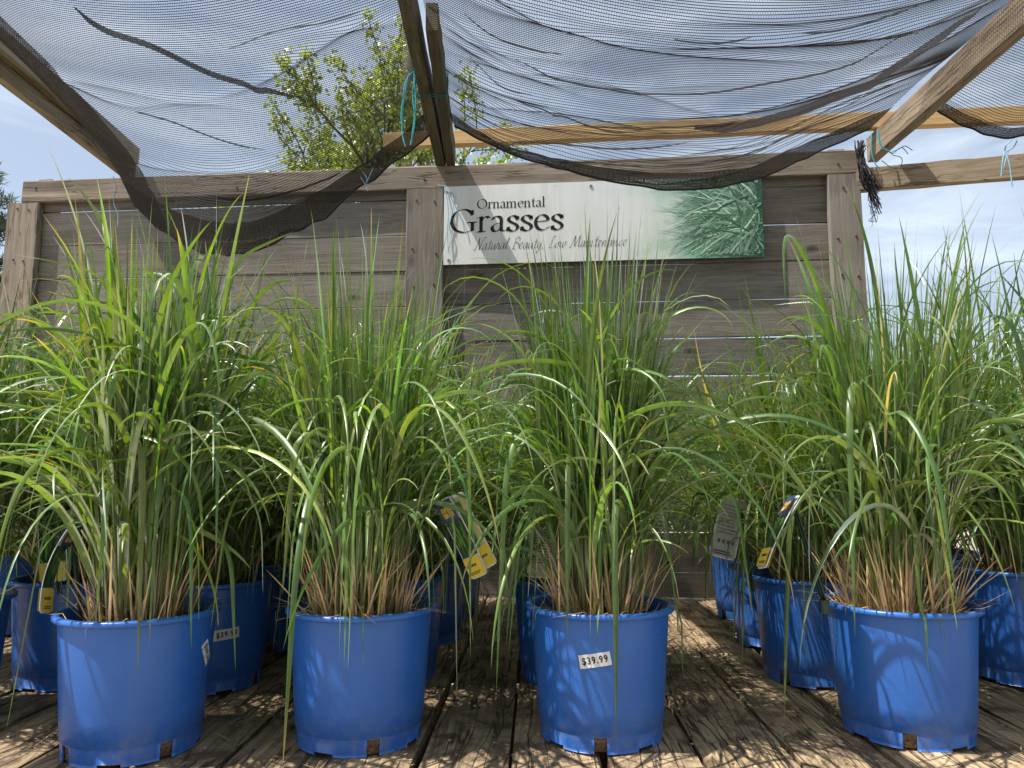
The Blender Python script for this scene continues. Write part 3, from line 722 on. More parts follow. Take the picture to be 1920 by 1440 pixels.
for u, v in ((.015, .075), (.472, .06), (.983, .94), (.017, .945), (.984, .07)):
    x, z = SW * (u - .5), SH * (1 - v); n = 14
    V, F = [], []
    for ring, (rr_, yy_) in enumerate(((.0095, .0), (.0085, -.003), (.0045, -.003), (.004, 0.0))):
        for i in range(n): V.append((x + rr_ * math.cos(2 * math.pi * i / n), face_y(x) + yy_ - .0006, z + rr_ * math.sin(2 * math.pi * i / n)))
    for ring in range(3):
        for i in range(n): F.append((ring * n + i, ring * n + (i + 1) % n, (ring + 1) * n + (i + 1) % n, (ring + 1) * n + i))
    g = mesh('grommet', V, F, M['grommet'], sign)
    disc('screw', x, z, -face_y(x) - .0002, .004, M['nail'], sign, 8, .0022)
for u, v in ((.09, .05), (.36, .04), (.045, .95), (.21, .95), (.56, .35)):
    disc('screw', SW * (u - .5), SH * (1 - v), -face_y(SW * (u - .5)), .0022, M['nail'], sign, 7, .001)

# ------------------------------------------------------------------ pots
PH, RT, RB, RL = .305, .168, .147, .180
def lathe(prof, n=72, close=False):
    v, f = [], []
    for r_, z_ in prof:
        for i in range(n): a = 2 * math.pi * i / n; v.append((r_ * math.cos(a), r_ * math.sin(a), z_))
    for k in range(len(prof) - 1):
        for i in range(n): f.append((k * n + i, k * n + (i + 1) % n, (k + 1) * n + (i + 1) % n, (k + 1) * n + i))
    return v, f
def wall_r(z): return RB + (RT - RB) * z / PH
def make_pot_mesh():
    n = 96
    zs = [0, .0075, .036, .0385, .041, .09, .15, .21, .26, PH - .013]
    outer = [(wall_r(z) - (.0022 if z < .0386 else 0), z) for z in zs]
    v, f = [], []
    for r_, z_ in outer:
        for i in range(n): a = 2 * math.pi * i / n; v.append((r_ * math.cos(a), r_ * math.sin(a), z_))
    def hole(k, i):
        j = i % 24
        if 2 <= j <= 4 and k in (0, 1): return True          # upright slots reaching the foot
        if 13 <= j <= 17 and k == 0: return True             # low arches
        return False
    no = len(v)
    for r_, z_ in outer:
        for i in range(n): a = 2 * math.pi * i / n; rr_ = r_ - .003; v.append((rr_ * math.cos(a), rr_ * math.sin(a), z_))
    for k in range(len(outer) - 1):
        for i in range(n):
            i2 = (i + 1) % n
            if hole(k, i): continue
            f.append((k * n + i, k * n + i2, (k + 1) * n + i2, (k + 1) * n + i))
            f.append((no + k * n + i2, no + k * n + i, no + (k + 1) * n + i, no + (k + 1) * n + i2))
            if k < 2:
                for d, (p, q) in ((-1, (k * n + i, (k + 1) * n + i)), (1, (k * n + i2, (k + 1) * n + i2))):
                    if hole(k, i + d): f.append((p, q, no + q, no + p))
                if k == 0: f.append((i, i2, no + i2, no + i))
                elif hole(0, i): f.append((n + i, n + i2, no + n + i2, no + n + i))
            if k == 2 and hole(1, i): f.append((2 * n + i, 2 * n + i2, no + 2 * n + i2, no + 2 * n + i))
            if k == 1 and hole(0, i): pass
    return v, f
pot_v, pot_f = make_pot_mesh()
def build_pot():
    root = empty('potted_plant')
    po = mesh('pot', pot_v, pot_f, M['pot'], root, smooth=False)
    po.data.polygons.foreach_set('use_smooth', np.ones(len(po.data.polygons), dtype=bool))
    v, f = lathe([(RT - .003, PH - .0135), (RL - .003, PH - .0135), (RL, PH - .011), (RL, PH - .003), (RL - .003, PH), (RT - .002, PH), (RT - .004, PH - .004), (RT - .006, PH - .06)], 72)
    mesh('rim', v, f, M['pot'], po, smooth=True)
    v, f = lathe([(.02, .004), (RB - .0065, .004), (RB - .005, .05), (wall_r(PH - .04) - .005, PH - .042), (.10, PH - .034), (.0, PH - .03)], 48)
    v = np.array(v); top = v[:, 2] > .2
    v[top, 2] += np.random.default_rng(2).normal(0, .005, top.sum())
    so = mesh('soil', v, f, [M['soil'], M['rootball']], root, smooth=True)
    for q in so.data.polygons:
        if q.center.z < .1: q.material_index = 1
    return root
pot_proto = build_pot()

def text_mesh(txt, size, bold=0.0):
    cu = bpy.data.curves.new('t', 'FONT'); cu.body = txt; cu.size = size; cu.offset = bold; cu.resolution_u = 3
    cu.space_character = 1.22; cu.align_x = 'CENTER'; cu.align_y = 'CENTER'
    o = bpy.data.objects.new('t', cu); COL.objects.link(o)
    dg = bpy.context.evaluated_depsgraph_get()
    me = bpy.data.meshes.new_from_object(o.evaluated_get(dg))
    v = np.array([q.co[:2] for q in me.vertices]); f = [tuple(p.vertices) for p in me.polygons]
    bpy.data.objects.remove(o); bpy.data.curves.remove(cu); bpy.data.meshes.remove(me)
    return v, f
PRICE = text_mesh('$39.99', .019, .0004)
def price_label(root, ang, z, tilt=R(6), w_=.072, h_=.030):
    """paper sticker wrapped on the pot wall; ang = direction it faces, in the pot's own frame"""
    ct, st = math.cos(tilt), math.sin(tilt)
    def wrap(x, y, d):
        x, y = x * ct - y * st, x * st + y * ct
        zz = z + y; r_ = wall_r(zz) + d; a = ang + x / r_
        return (r_ * math.cos(a), r_ * math.sin(a), zz)
    n = 8; v, f = [], []
    for i in range(n + 1):
        for j in (-1, 1): v.append(wrap(w_ * (i / n - .5), j * h_ / 2, .0012 + .0006 * math.sin(i * 2.1)))
    f = [(2 * i, 2 * i + 2, 2 * i + 3, 2 * i + 1) for i in range(n)]
    lb = mesh('price_label', v, f, M['sticker'], root)
    tv, tf = PRICE; k = .86 * w_ / (tv[:, 0].max() - tv[:, 0].min())
    mesh('price_text', [wrap(x * k * .94, y * k * 1.15, .0026) for x, y in tv], tf, M['ink'], lb)
    return lb

# ------------------------------------------------------------------ grass
def ribbons(P0, az, th0, th1, pw, Ln, Wd, S, g, fold=.0, twist=0.0, kink=None, daz=None, clear=True):
    """N blades as ribbons; returns verts (N,S+1,k,3)"""
    N = len(Ln); s_ = np.linspace(0, 1, S + 1)[None]
    th = th0[:, None] + (th1 - th0)[:, None] * s_ ** pw[:, None]
    if kink is not None:
        kp, ka = kink
        th = th + ka[:, None] * (1 / (1 + np.exp(-(s_ - kp[:, None]) * 45)))
        th = np.minimum(th, np.maximum(th1[:, None], R(174)))
    az_ = az[:, None] + (daz[:, None] * s_ ** 1.5 if daz is not None else 0) + np.zeros_like(s_)
    D = np.stack([np.sin(th) * np.cos(az_), np.sin(th) * np.sin(az_), np.cos(th)], -1)
    step = D * (Ln / S)[:, None, None]
    P = P0[:, None] + np.concatenate([np.zeros((N, 1, 3)), np.cumsum((step[:, 1:] + step[:, :-1]) / 2, 1)], 1)
    if clear:                                             # hang outside the pot and above the deck
        rad = np.hypot(P[..., 0], P[..., 1]) + 1e-6
        need = (P[..., 2] < PH + .004) & (s_ > .3)
        lim = RL + .004 + .02 * g.random((N, 1))
        k = np.where(need & (rad < lim), lim / rad, 1.0)
        P[..., 0] *= k; P[..., 1] *= k
        P[..., 2] = np.maximum(P[..., 2], .004 + .004 * g.random((N, 1)))
    Wv = np.stack([-np.sin(az_), np.cos(az_), np.zeros_like(az_)], -1)
    tw = (g.normal(0, .5, (N, 1)) + g.normal(0, 1, (N, 1)) * twist * s_)[..., None]
    Nv = np.cross(D, Wv)
    Wr = Wv * np.cos(tw) + Nv * np.sin(tw); Nr = Nv * np.cos(tw) - Wv * np.sin(tw)
    prof = np.minimum(1, .45 + 3.2 * s_) * (1 - s_ ** 2.6) ** .85 + .02
    h = (Wd[:, None] * prof / 2)[..., None]
    if fold:
        return np.stack([P - Wr * h, P + Nr * h * fold * 2, P + Wr * h], 2)
    return np.stack([P - Wr * h, P + Wr * h], 2)

def rib_faces(N, S1, k):
    b = (np.arange(N)[:, None, None] * S1 + np.arange(S1 - 1)[None, :, None]) * k + np.arange(k - 1)[None, None]
    return np.stack([b, b + k, b + k + 1, b + 1], -1).reshape(-1, 4)

GREEN = np.array([.066, .136, .016])
def blade_cols(N, S1, k, g, base, dry=.02, tipdry=.3, basecol=(.16, .17, .035)):
    hue = g.normal(0, 1, (N, 1)); val = np.exp(g.normal(0, .28, (N, 1)))
    c = base[None] * val * np.exp(np.concatenate([hue * .20, hue * .03, -hue * .10], 1))
    isdry = g.random(N) < dry
    c[isdry] = np.array([.34, .27, .13]) * val[isdry]
    s_ = np.linspace(0, 1, S1)[None, :, None]
    C = c[:, None] * np.ones((1, S1, 1))
    C = C * (1 - .55 * np.exp(-s_ * 9)) + np.array(basecol)[None, None] * .55 * np.exp(-s_ * 9)
    td = (g.random((N, 1, 1)) < tipdry) * np.clip((s_ - .86) / .14, 0, 1)
    C = C * (1 - td) + np.array([.30, .22, .10]) * td
    return np.repeat(C[:, :, None], k, 2).reshape(-1, 3)

def grow(root, seed, nculm=95, hmin=.30, hmax=.62, rb=.085, lean=11, lpc=5, Lmin=.26, Lmax=.48, wide=.30, Wwide=(.0095, .015), Wthin=(.0045, .0085),
         droop=.38, ndroop=24, nobj=110, face=(-90, 80), straw=150, mat='leaf', base=GREEN, S=13, tall=0.0, culm_r=.0026, reeds=0, Wreed=(.0045, .0085), Lreed=(.40, .82)):
    """clump on the pot: culms and fine blades joined, the widest blades each a leaf of their own"""
    g = np.random.default_rng(seed)
    soil = PH - .036
    # culms
    br = rb * np.sqrt(g.random(nculm)); ba = g.random(nculm) * 2 * np.pi
    B = np.stack([br * np.cos(ba), br * np.sin(ba), np.full(nculm, soil)], 1)
    cl_ = R(lean) * (br / rb) * g.uniform(.5, 1.3, nculm) + np.abs(g.normal(0, R(2.0), nculm)); ca = ba + g.normal(0, .5, nculm)
    H = g.uniform(hmin, hmax, nculm)
    S1 = 9; s_ = np.linspace(0, 1, S1)[None]
    th = cl_[:, None] * (1 + .7 * s_)
    D = np.stack([np.sin(th) * np.cos(ca[:, None]), np.sin(th) * np.sin(ca[:, None]), np.cos(th)], -1) * (H / (S1 - 1))[:, None, None]
    P = B[:, None] + np.concatenate([np.zeros((nculm, 1, 3)), np.cumsum(D[:, 1:], 1)], 1)
    rad = culm_r * g.uniform(.75, 1.35, (nculm, 1)) * (1 - .45 * s_)
    v, f = tube_arrays(P, rad, 4)
    cb = np.array([.26, .21, .05]) * np.exp(g.normal(0, .2, (nculm, 1))); ct = base * 1.15
    t = np.clip(s_ * 2.2, 0, 1)[..., None]
    cc = (cb[:, None] * (1 - t) + ct * t); cc = np.repeat(cc[:, :, None], 4, 2).reshape(-1, 3)
    # leaves
    N = nculm * lpc
    ci = np.repeat(np.arange(nculm), lpc); fr = np.clip(np.tile(np.linspace(.20, 1.0, lpc), nculm) + g.normal(0, .05, N), .12, 1)
    ii = fr * (S1 - 1); i0 = np.minimum(ii.astype(int), S1 - 2); a = (ii - i0)[:, None]
    P0 = P[ci, i0] * (1 - a) + P[ci, i0 + 1] * a
    outw = np.arctan2(P0[:, 1], P0[:, 0])
    az = outw + g.normal(0, 1.15, N)
    th0 = cl_[ci] * 1.3 + R(3) + np.abs(g.normal(0, R(7), N))
    top = fr > .78
    up = g.random(N)
    th0 = np.where(top, th0 * .6, th0)
    th1 = np.where(top & (up < .55), R(1) * g.uniform(5, 50, N), np.where(up < 1 - droop, R(1) * g.uniform(40, 115, N), R(1) * g.uniform(115, 172, N)))
    th1 = np.maximum(th1, th0 + .05)
    pw = g.uniform(1.3, 2.8, N)
    Ln = g.uniform(Lmin, Lmax, N) * np.where(top, 1.0 + tall, .95)
    isw = g.random(N) < wide
    Wd = np.where(isw, g.uniform(*Wwide, N), g.uniform(*Wthin, N))
    kp = np.where(g.random(N) < .16, g.uniform(.35, .75, N), 9.0); ka = R(1) * g.uniform(40, 100, N)
    daz = g.normal(0, .35, N)
    # long drooping outer blades
    if ndroop:
        j = g.choice(nculm, ndroop); fr2 = g.uniform(.35, .95, ndroop); ii = (fr2 * (S1 - 1)).astype(int)
        P0 = np.vstack([P0, P[j, ii]])
        az = np.concatenate([az, R(face[0]) + R(face[1]) * g.uniform(-1, 1, ndroop)])
        th0 = np.concatenate([th0, R(1) * g.uniform(8, 30, ndroop)]); th1 = np.concatenate([th1, R(1) * g.uniform(160, 179, ndroop)])
        pw = np.concatenate([pw, g.uniform(.7, 1.5, ndroop)]); Ln = np.concatenate([Ln, g.uniform(.42, .88, ndroop)])
        Wd = np.concatenate([Wd, g.uniform(.009, .016, ndroop)])
        kp = np.concatenate([kp, np.where(g.random(ndroop) < .4, g.uniform(.2, .45, ndroop), 9.)]); ka = np.concatenate([ka, R(1) * g.uniform(40, 90, ndroop)])
        daz = np.concatenate([daz, g.normal(0, .3, ndroop)])
    N = len(Ln)
    score = Wd * Ln * (1 + .35 * np.cos(az - R(face[0]))) * (1 + 1.0 * (np.arange(N) >= N - ndroop))
    order = np.argsort(-score); big = order[:nobj]; rest = order[nobj:]
    extra = []
    if reeds:                                             # the dense upright column of the clump
        rr_ = rb * np.sqrt(g.random(reeds)); ra = g.random(reeds) * 2 * np.pi
        Pq = np.stack([rr_ * np.cos(ra), rr_ * np.sin(ra), np.full(reeds, soil) + g.uniform(0, .12, reeds)], 1)
        t0 = R(lean * 1.1) * rr_ / rb * g.uniform(.6, 1.2, reeds) + np.abs(g.normal(0, R(1.6), reeds))
        t1 = t0 + R(1) * np.where(g.random(reeds) < .8, g.uniform(-3, 10, reeds), g.uniform(15, 110, reeds))
        Vq = ribbons(Pq, ra + g.normal(0, .4, reeds), t0, t1, g.uniform(1.5, 5, reeds), g.uniform(*Lreed, reeds), g.uniform(*Wreed, reeds), S, g, 0, 1.2)
        extra = [(Vq.reshape(-1, 3), rib_faces(reeds, S + 1, 2), blade_cols(reeds, S + 1, 2, g, base, dry=.015, tipdry=.2, basecol=(.20, .17, .04)))]
    Vr = ribbons(P0[rest], az[rest], th0[rest], th1[rest], pw[rest], Ln[rest], Wd[rest], S, g, 0, 1.0, (kp[rest], ka[rest]), daz[rest])
    cr_ = blade_cols(len(rest), S + 1, 2, g, base)
    vv, ff, c3 = merge([(v, f, cc), (Vr.reshape(-1, 3), rib_faces(len(rest), S + 1, 2), cr_)] + extra)
    fo = mesh('foliage', vv, ff, M[mat], root, smooth=True, col=c3); tag(fo, kind='stuff')
    if nobj:
        Sb = S + 5
        Vb = ribbons(P0[big], az[big], th0[big], th1[big], pw[big], Ln[big], Wd[big], Sb, g, .28, 1.1, (kp[big], ka[big]), daz[big])
        cb = blade_cols(len(big), Sb + 1, 3, g, base * 1.08, dry=.0).reshape(len(big), -1, 3)
        fb_ = rib_faces(1, Sb + 1, 3)
        for q in range(len(big)):
            mesh('leaf', Vb[q].reshape(-1, 3), fb_, M[mat], root, smooth=True, col=cb[q])
    # dead straw at the foot
    if straw:
        a_ = g.random(straw) * 2 * np.pi; r_ = (rb + .03) * np.sqrt(g.random(straw))
        P0 = np.stack([r_ * np.cos(a_), r_ * np.sin(a_), np.full(straw, soil - .004)], 1)
        flat = g.random(straw) < .16
        th0 = np.where(flat, R(1) * g.uniform(62, 84, straw), R(1) * np.abs(g.normal(14, 14, straw))); th1 = th0 + R(1) * g.uniform(-4, 22, straw)
        V = ribbons(P0, a_ + g.normal(0, .6, straw), th0, th1, np.ones(straw), g.uniform(.06, .25, straw) * np.where(flat, .75, 1), g.uniform(.0028, .0058, straw), 5, g, 0, .6, clear=False)
        V[..., 2] = np.where(np.hypot(V[..., 0], V[..., 1]) > .155, np.maximum(V[..., 2], PH + .004), V[..., 2])
        cs = np.array([.52, .35, .17]) * np.exp(g.normal(0, .35, (straw, 1)))
        st_ = mesh('dry_straw', V.reshape(-1, 3), rib_faces(straw, 6, 2), M['straw'], root, smooth=True, col=np.repeat(cs, 12, 0)); tag(st_, kind='stuff')

def new_pot(x, y, rz, label, group=None):
    root = pot_proto if not pot_proto.get('used') else copy_tree(pot_proto)
    if not pot_proto.get('used'):
        root['used'] = 1
    return root
made = []
def plant(x, y, rz, label, group=None, sz=1.0, **kw):
    root = copy_tree(pot_proto)
    root.location = (x, y, .0015); root.rotation_euler = (0, 0, rz); root.scale = (sz, sz, sz)
    tag(root, label, 'potted plant', group)
    if kw: grow(root, **{**kw, 'face': (math.degrees(-math.pi / 2 - rz), kw.get('spread', 80))} if 'spread' not in kw else kw)
    made.append(root)
    return root
def facing(root, dx):
    """angle in the pot's frame of the wall that looks at the camera, turned dx"""
    return math.atan2(-root.location.y, -root.location.x) - root.rotation_euler.z + dx

G1 = 'pots of ornamental grass along the front row'
p1 = plant(-.872, 1.805, R(40), 'tallest wide-bladed potted grass, its tips in front of the drooping net corner', G1, seed=1, reeds=330, Wreed=(.006, .012), Lreed=(.45, .92), nculm=90, hmin=.34, hmax=.66, rb=.092, lean=6, wide=.5, Wwide=(.0125, .020), Lmin=.30, Lmax=.52, ndroop=56, nobj=180, straw=190)
price_label(p1, facing(p1, R(62)), .205, R(-60), .06, .028)
p2 = plant(-.363, 1.865, R(100), 'potted grass of arching blades and tan straw foot with the blue-topped plant tag', G1, seed=22, reeds=400, Lreed=(.42, .88), nculm=95, hmin=.30, hmax=.58, rb=.094, lean=7, ndroop=50, nobj=130, straw=340, Lmax=.54)
p3 = plant(.214, 1.885, R(-20), 'upright potted grass below the sign with a price sticker on the front of its pot', G1, seed=34, reeds=400, Lreed=(.45, .93), nculm=95, hmin=.32, hmax=.60, rb=.086, lean=6, wide=.36, ndroop=46, nobj=140, straw=240, tall=.05)
price_label(p3, facing(p3, R(-4)), .205, R(10))
p4 = plant(.958, 1.90, R(52), 'potted grass with thick fan of tan straw at its foot and a bare sunlit pot', G1, seed=47, reeds=380, Lreed=(.42, .92), nculm=95, hmin=.32, hmax=.62, rb=.094, lean=8, wide=.30, Wwide=(.0095, .0145), ndroop=34, nobj=120, straw=420, tall=.05)
p0 = plant(-1.49, 1.98, R(10), 'potted grass on the open-sky side of the tallest wide-bladed one', G1, seed=58, reeds=200, nculm=80, hmin=.30, hmax=.58, lean=14, nobj=60, ndroop=14, straw=80)
p5 = plant(1.78, 1.95, R(70), 'potted grass at the side-rail end of the front row', G1, seed=63, reeds=200, nculm=90, hmin=.34, hmax=.66, lean=17, nobj=60, ndroop=14, straw=80)

# rear plants: three clumps, copied
protos = []
for k, kw in enumerate((dict(seed=71, nculm=125, hmin=.22, hmax=.50, lean=25, lpc=9, wide=.15, Wwide=(.008, .012), Wthin=(.0042, .0085), droop=.6, Lmax=.58, ndroop=40, nobj=36, straw=70, S=11, face=(-90, 120)),
                        dict(seed=82, nculm=130, hmin=.22, hmax=.50, lean=28, lpc=9, wide=.12, Wwide=(.008, .012), Wthin=(.0042, .0085), droop=.62, Lmax=.60, ndroop=40, nobj=36, straw=70, S=11, face=(-90, 120)),
                        dict(seed=93, nculm=120, reeds=160, hmin=.30, hmax=.64, lean=17, lpc=8, wide=.25, Wwide=(.009, .0135), Wthin=(.004, .0075), droop=.48, Lmax=.58, ndroop=36, nobj=40, straw=70, S=11, face=(-90, 120)))):
    t = copy_tree(pot_proto); grow(t, mat='leaf_back', base=np.array([.068, .138, .018]), **kw); protos.append(t)
used = [False] * 3
G2 = 'pots of ornamental grass standing behind the front row'
rear = [
    (-1.35, 2.37, 0, .3, 1.0, 'potted grass with a hidden price sticker standing diagonally behind the tallest wide-bladed one'),
    (-.905, 2.33, 2, 1.2, 1.0, 'potted grass with a price sticker, its pot between the tallest plant and the blue-tagged one'),
    (-.385, 2.42, 1, 2.2, 1.0, 'potted grass straight behind the plant with the blue-topped tag'),
    (.17, 2.40, 0, 4.0, .97, 'potted grass straight behind the one with the front price sticker'),
    (.93, 2.39, 1, 5.1, 1.0, 'potted grass with light-dappled pot straight behind the straw-footed plant'),
    (1.585, 2.40, 2, .9, 1.08, 'tall potted grass in a dark shaded pot beside the straw-footed plant'),
    (-.335, 2.93, 2, 3.3, .95, 'potted grass third in line behind the plant with the blue-topped tag'),
    (.985, 2.86, 0, 2.8, 1.0, 'potted grass third in line behind the straw-footed plant'),
    (1.05, 3.38, 1, 1.7, .97, 'potted grass nearest the fence behind the straw-footed plant'),
    (-.90, 2.83, 1, .2, 1.0, 'potted grass third in line behind the tallest wide-bladed plant'), (-1.45, 2.88, 2, 4.4, 1.0, 'potted grass third in line beside the open sky, tall blades near the end fence post'), (-.93, 3.33, 0, 5.0, 1.0, 'potted grass against the fence straight behind the tallest plant'), (-1.5, 3.42, 1, 2.0, 1.0, 'potted grass against the fence boards below the drooping net corner'),
    (-.30, 3.42, 0, 1.0, .93, 'potted grass against the fence under the lettered end of the sign'), (1.58, 2.93, 0, 3.5, 1.08, 'potted grass straight behind the tall one in the dark shaded pot'), (1.60, 3.36, 2, 2.4, 1.08, 'potted grass against the fence corner under the frayed net strands'), (-1.98, 2.45, 2, 1.1, 1.0, 'outermost potted grass of the second row beside the open sky'), (-2.0, 3.1, 0, 2.6, 1.0, 'potted grass below the open-sky rafter in front of the end fence post'), (2.12, 2.5, 1, 3.0, 1.08, 'outermost potted grass in front of the side rail')]
for x, y, k, rz, sz, lab in rear:
    r_ = protos[k] if not used[k] else copy_tree(protos[k]); used[k] = True
    r_.location = (x, y, .0015); r_.rotation_euler = (0, 0, rz); r_.scale = (sz if sz > 1 else 1, sz if sz > 1 else 1, sz)
    r_.scale = (sz, sz, sz)
    tag(r_, lab, 'potted plant', G2)
    made.append(r_)
    if 'price sticker' in lab and 'front price' not in lab:
        price_label(r_, facing(r_, R(14 if x > -1 else 10)), .165 if x > -1 else .22, R(4 if x > -1 else -35))
for ch in list(pot_proto.children):
    for g2 in list(ch.children): bpy.data.objects.remove(g2)
    bpy.data.objects.remove(ch)
bpy.data.objects.remove(pot_proto)

# ------------------------------------------------------------------ plant tags on stakes
def card(name, c, ax, ay, w_, h_, bands, parent, bend=.0, th=.0012, n=14):
    """thin plastic card, long axis ay, with printed bands [(v0, v1, colour, inset)] in real coordinates"""
    c, ax, ay = np.array(c, float), np.array(ax, float), np.array(ay, float)
    ay /= np.linalg.norm(ay); ax -= ay * (ax @ ay); ax /= np.linalg.norm(ax); az_ = np.cross(ax, ay)
    def pt(x, y, d):  # rounded corners come from the width profile
        return c + ax * x * w_ + ay * y * h_ + az_ * (d + bend * (y * 2) ** 2)
    def prof(y): 
        e = (.5 - abs(y)) * h_ / (w_ * .18)
        return 1.0 if e >= 1 else .64 + .36 * math.sqrt(max(0, 1 - (1 - e) ** 2))
    ys = np.concatenate([[-.5, -.49, -.47], np.linspace(-.44, .44, n), [.47, .49, .5]])
    V, F = [], []
    for y in ys:
        k = prof(y) * .5
        V += [pt(-k, y, 0), pt(k, y, 0), pt(k, y, -th), pt(-k, y, -th)]
    for i in range(len(ys) - 1):
        for q in range(4): F.append((4 * i + q, 4 * i + (q + 1) % 4, 4 * i + 4 + (q + 1) % 4, 4 * i + 4 + q))
    F += [(3, 2, 1, 0), tuple(4 * (len(ys) - 1) + q for q in range(4))]
    o = mesh(name, V, F, M['card'], parent)
    pv, pf, pc, q0 = [], [], [], 0
    for li, (x0, x1, v0, v1, colr) in enumerate(bands):
        m_ = max(2, int((v1 - v0) * 14))
        for dd in (1, -1):
            dz = .0006 + .00015 * li if dd > 0 else -th - .0006 - .00015 * li
            for i in range(m_ + 1):
                y = v0 + (v1 - v0) * i / m_
                pv += [pt(x0, y, dz), pt(x1, y, dz)]; pc += [colr, colr]
                if i: pf.append((q0 - 2, q0 - 1, q0 + 1, q0))
                q0 += 2
    if pv: mesh('card_print', pv, pf, M['print'], o, col=np.array(pc))
    return o
M['card'] = plain('white_plastic_card', (.72, .72, .69), .3, .5)
Yl, Bl, Gd, Gm, Wh, Or, Tn = (.72, .50, .05), (.03, .06, .16), (.015, .055, .025), (.06, .14, .03), (.75, .75, .7), (.62, .33, .03), (.42, .38, .18)
r = np.random.default_rng(9)
def picture(v0, v1, n=26):
    out = [(-.46, .46, v0, v1, Gd)]
    for k in range(n):
        x = r.uniform(-.42, .38); out.append((x, x + r.uniform(.015, .05), r.uniform(v0, (v0 + v1) / 2), r.uniform((v0 + v1) / 2, v1), tuple(np.array([.09, .2, .04]) * r.uniform(.4, 2.2))))
    return out
def lines_print(v0, v1, n, colr=(.05, .05, .05)):
    return [(-.38, r.uniform(.15, .38), v, v + (v1 - v0) / n * .45, colr) for v in np.linspace(v0, v1, n, endpoint=False)]
def word_print(v, h, colr=(.02, .02, .02), n=6):
    out, x = [], -.36
    for k in range(n):
        w_ = r.uniform(.05, .10); out.append((x, x + w_, v, v + h, colr)); x += w_ + .03
    return out
FRONT = picture(-.24, .22) + [(-.46, .46, -.48, -.25, Yl)] + word_print(-.36, .03) + lines_print(-.45, -.41, 2) + [(-.46, .46, .22, .48, Bl), (-.30, .30, .27, .40, Or), (-.02, .02, .27, .40, Bl), (-.3, .3, .33, .34, Bl)]
def stake(p0, p1, parent, w_=.013):
    p0, p1 = Vector(p0), Vector(p1); d = (p1 - p0)
    o = lumber('stake', d.length, w_, .0045, M['stake'], parent, (p0 + p1) / 2, (0, -math.asin(d.z / d.length), math.atan2(d.y, d.x)), segs=6, cham=.001, jit=.0002)
    # raised rib down the middle
    q = lumber('stake_rib', d.length * .96, .004, .009, M['stake'], o, (0, 0, 0), segs=2, cham=.001, jit=0)
    return o
TG = 'plant tags on dark stakes'
t = empty('plant_tag', (-.2, 1.89, PH)); tag(t, 'folded plant tag with blue top, grass picture and yellow foot beside the second pot', 'plant tag', TG)
def wl(o): o.matrix_parent_inverse = o.parent.matrix_world.inverted(); return o
def mk_tag(loc, label):
    t = empty('plant_tag', loc); tag(t, label, 'plant tag', TG); bpy.context.view_layer.update(); return t
bpy.data.objects.remove(t)
def child_fix(t):
    bpy.context.view_layer.update()
    inv = Matrix.Translation(t.location).inverted()
    for ch in t.children: ch.matrix_parent_inverse = inv
Y2 = 1.86
t = mk_tag(at(836, 1130, Y2), 'folded plant tag with blue top, grass picture and yellow foot leaning over the deck gap')
stake(at(833, 1150, Y2), at(842, 985, Y2 - .01), t)
a, b_ = at(832, 938, Y2 - .03), at(900, 1078, Y2 - .03)
ay = a - b_
card('card', (a + b_) / 2 + Vector((0, 0, 0)), (1, -.45, -.35), ay, .052, .205, FRONT, t, .004)
card('card', (a + b_) / 2 + Vector((.022, .018, .014)), (1, .5, -.25), ay, .050, .195, [(-.46, .46, -.22, .46, Tn), (-.46, .1, -.22, .4, Gm), (-.46, .46, -.48, -.22, Yl)] + word_print(-.36, .03), t, .004)
child_fix(t)
Y4 = 1.80
t = mk_tag(at(1548, 1145, Y4), 'slim plant tag seen edge-on with dark green stake clipped to the straw-footed pot')
stake(at(1553, 1150, Y4), at(1487, 945, Y4 - .03), t, .017)
lumber('clip', .03, .02, .02, M['stake'], t, at(1546, 1137, Y4 - .012), (0, R(90), 0), segs=1, jit=0)
a, b_ = at(1488, 928, Y4 - .03), at(1424, 1064, Y4 - .06)
card('card', (a + b_) / 2, (.06, 1, .0), a - b_, .060, .190, FRONT, t, .006)
child_fix(t)
Y3 = 2.30
t = mk_tag(at(1400, 1100, Y3), 'grey back of a plant tag with small print facing the corridor beside the dappled pot')
stake(at(1412, 1110, Y3), at(1390, 955, Y3), t)
a, b_ = at(1378, 930, Y3), at(1352, 1050, Y3)
card('card', (a + b_) / 2, (1, .15, .3), a - b_, .085, .185, [(-.46, .46, -.48, .48, (.36, .37, .34))] + lines_print(-.10, .40, 9, (.20, .2, .2)) + [(x, x + .09, -.26, -.20, (.08, .08, .08)) for x in (-.3, -.12, .06, .24)] + lines_print(-.44, -.36, 2), t, .004)
child_fix(t)
Y1 = 1.78
t = mk_tag(at(150, 1160, Y1), 'glossy curled plant tag on a black stake at the rim of the tallest plant')
stake(at(152, 1165, Y1), at(135, 985, Y1), t)
a, b_ = at(128, 985, Y1 - .02), at(72, 1138, Y1 - .05)
card('card', (a + b_) / 2, (-.05, 1, 0), a - b_, .05, .205, FRONT, t, .020)
child_fix(t)
Yb = 2.14
t = mk_tag(at(112, 1105, Yb), 'yellow-footed plant tag reading Reed Gr, half hidden between the open-sky side pots')
stake(at(112, 1115, Yb), at(100, 990, Yb + .01), t)
cc_ = card('card', at(98, 1020, Yb), (1, -.1, .12), (-.12, 0, 1), .085, .21, picture(-.24, .46) + [(-.46, .46, -.48, -.24, (.55, .50, .10))], t)
tv, tf = text_mesh('Reed Gr', .018, .0003)
ax = np.array([1, -.1, .12]); ax /= np.linalg.norm(ax); ay = np.array([-.12, 0, 1]); ay -= ax * (ax @ ay); ay /= np.linalg.norm(ay); an = np.cross(ax, ay)
c0 = np.array(at(98, 1020, Yb)) - ay * .068 + an * (.003 if an[1] < 0 else -.003)
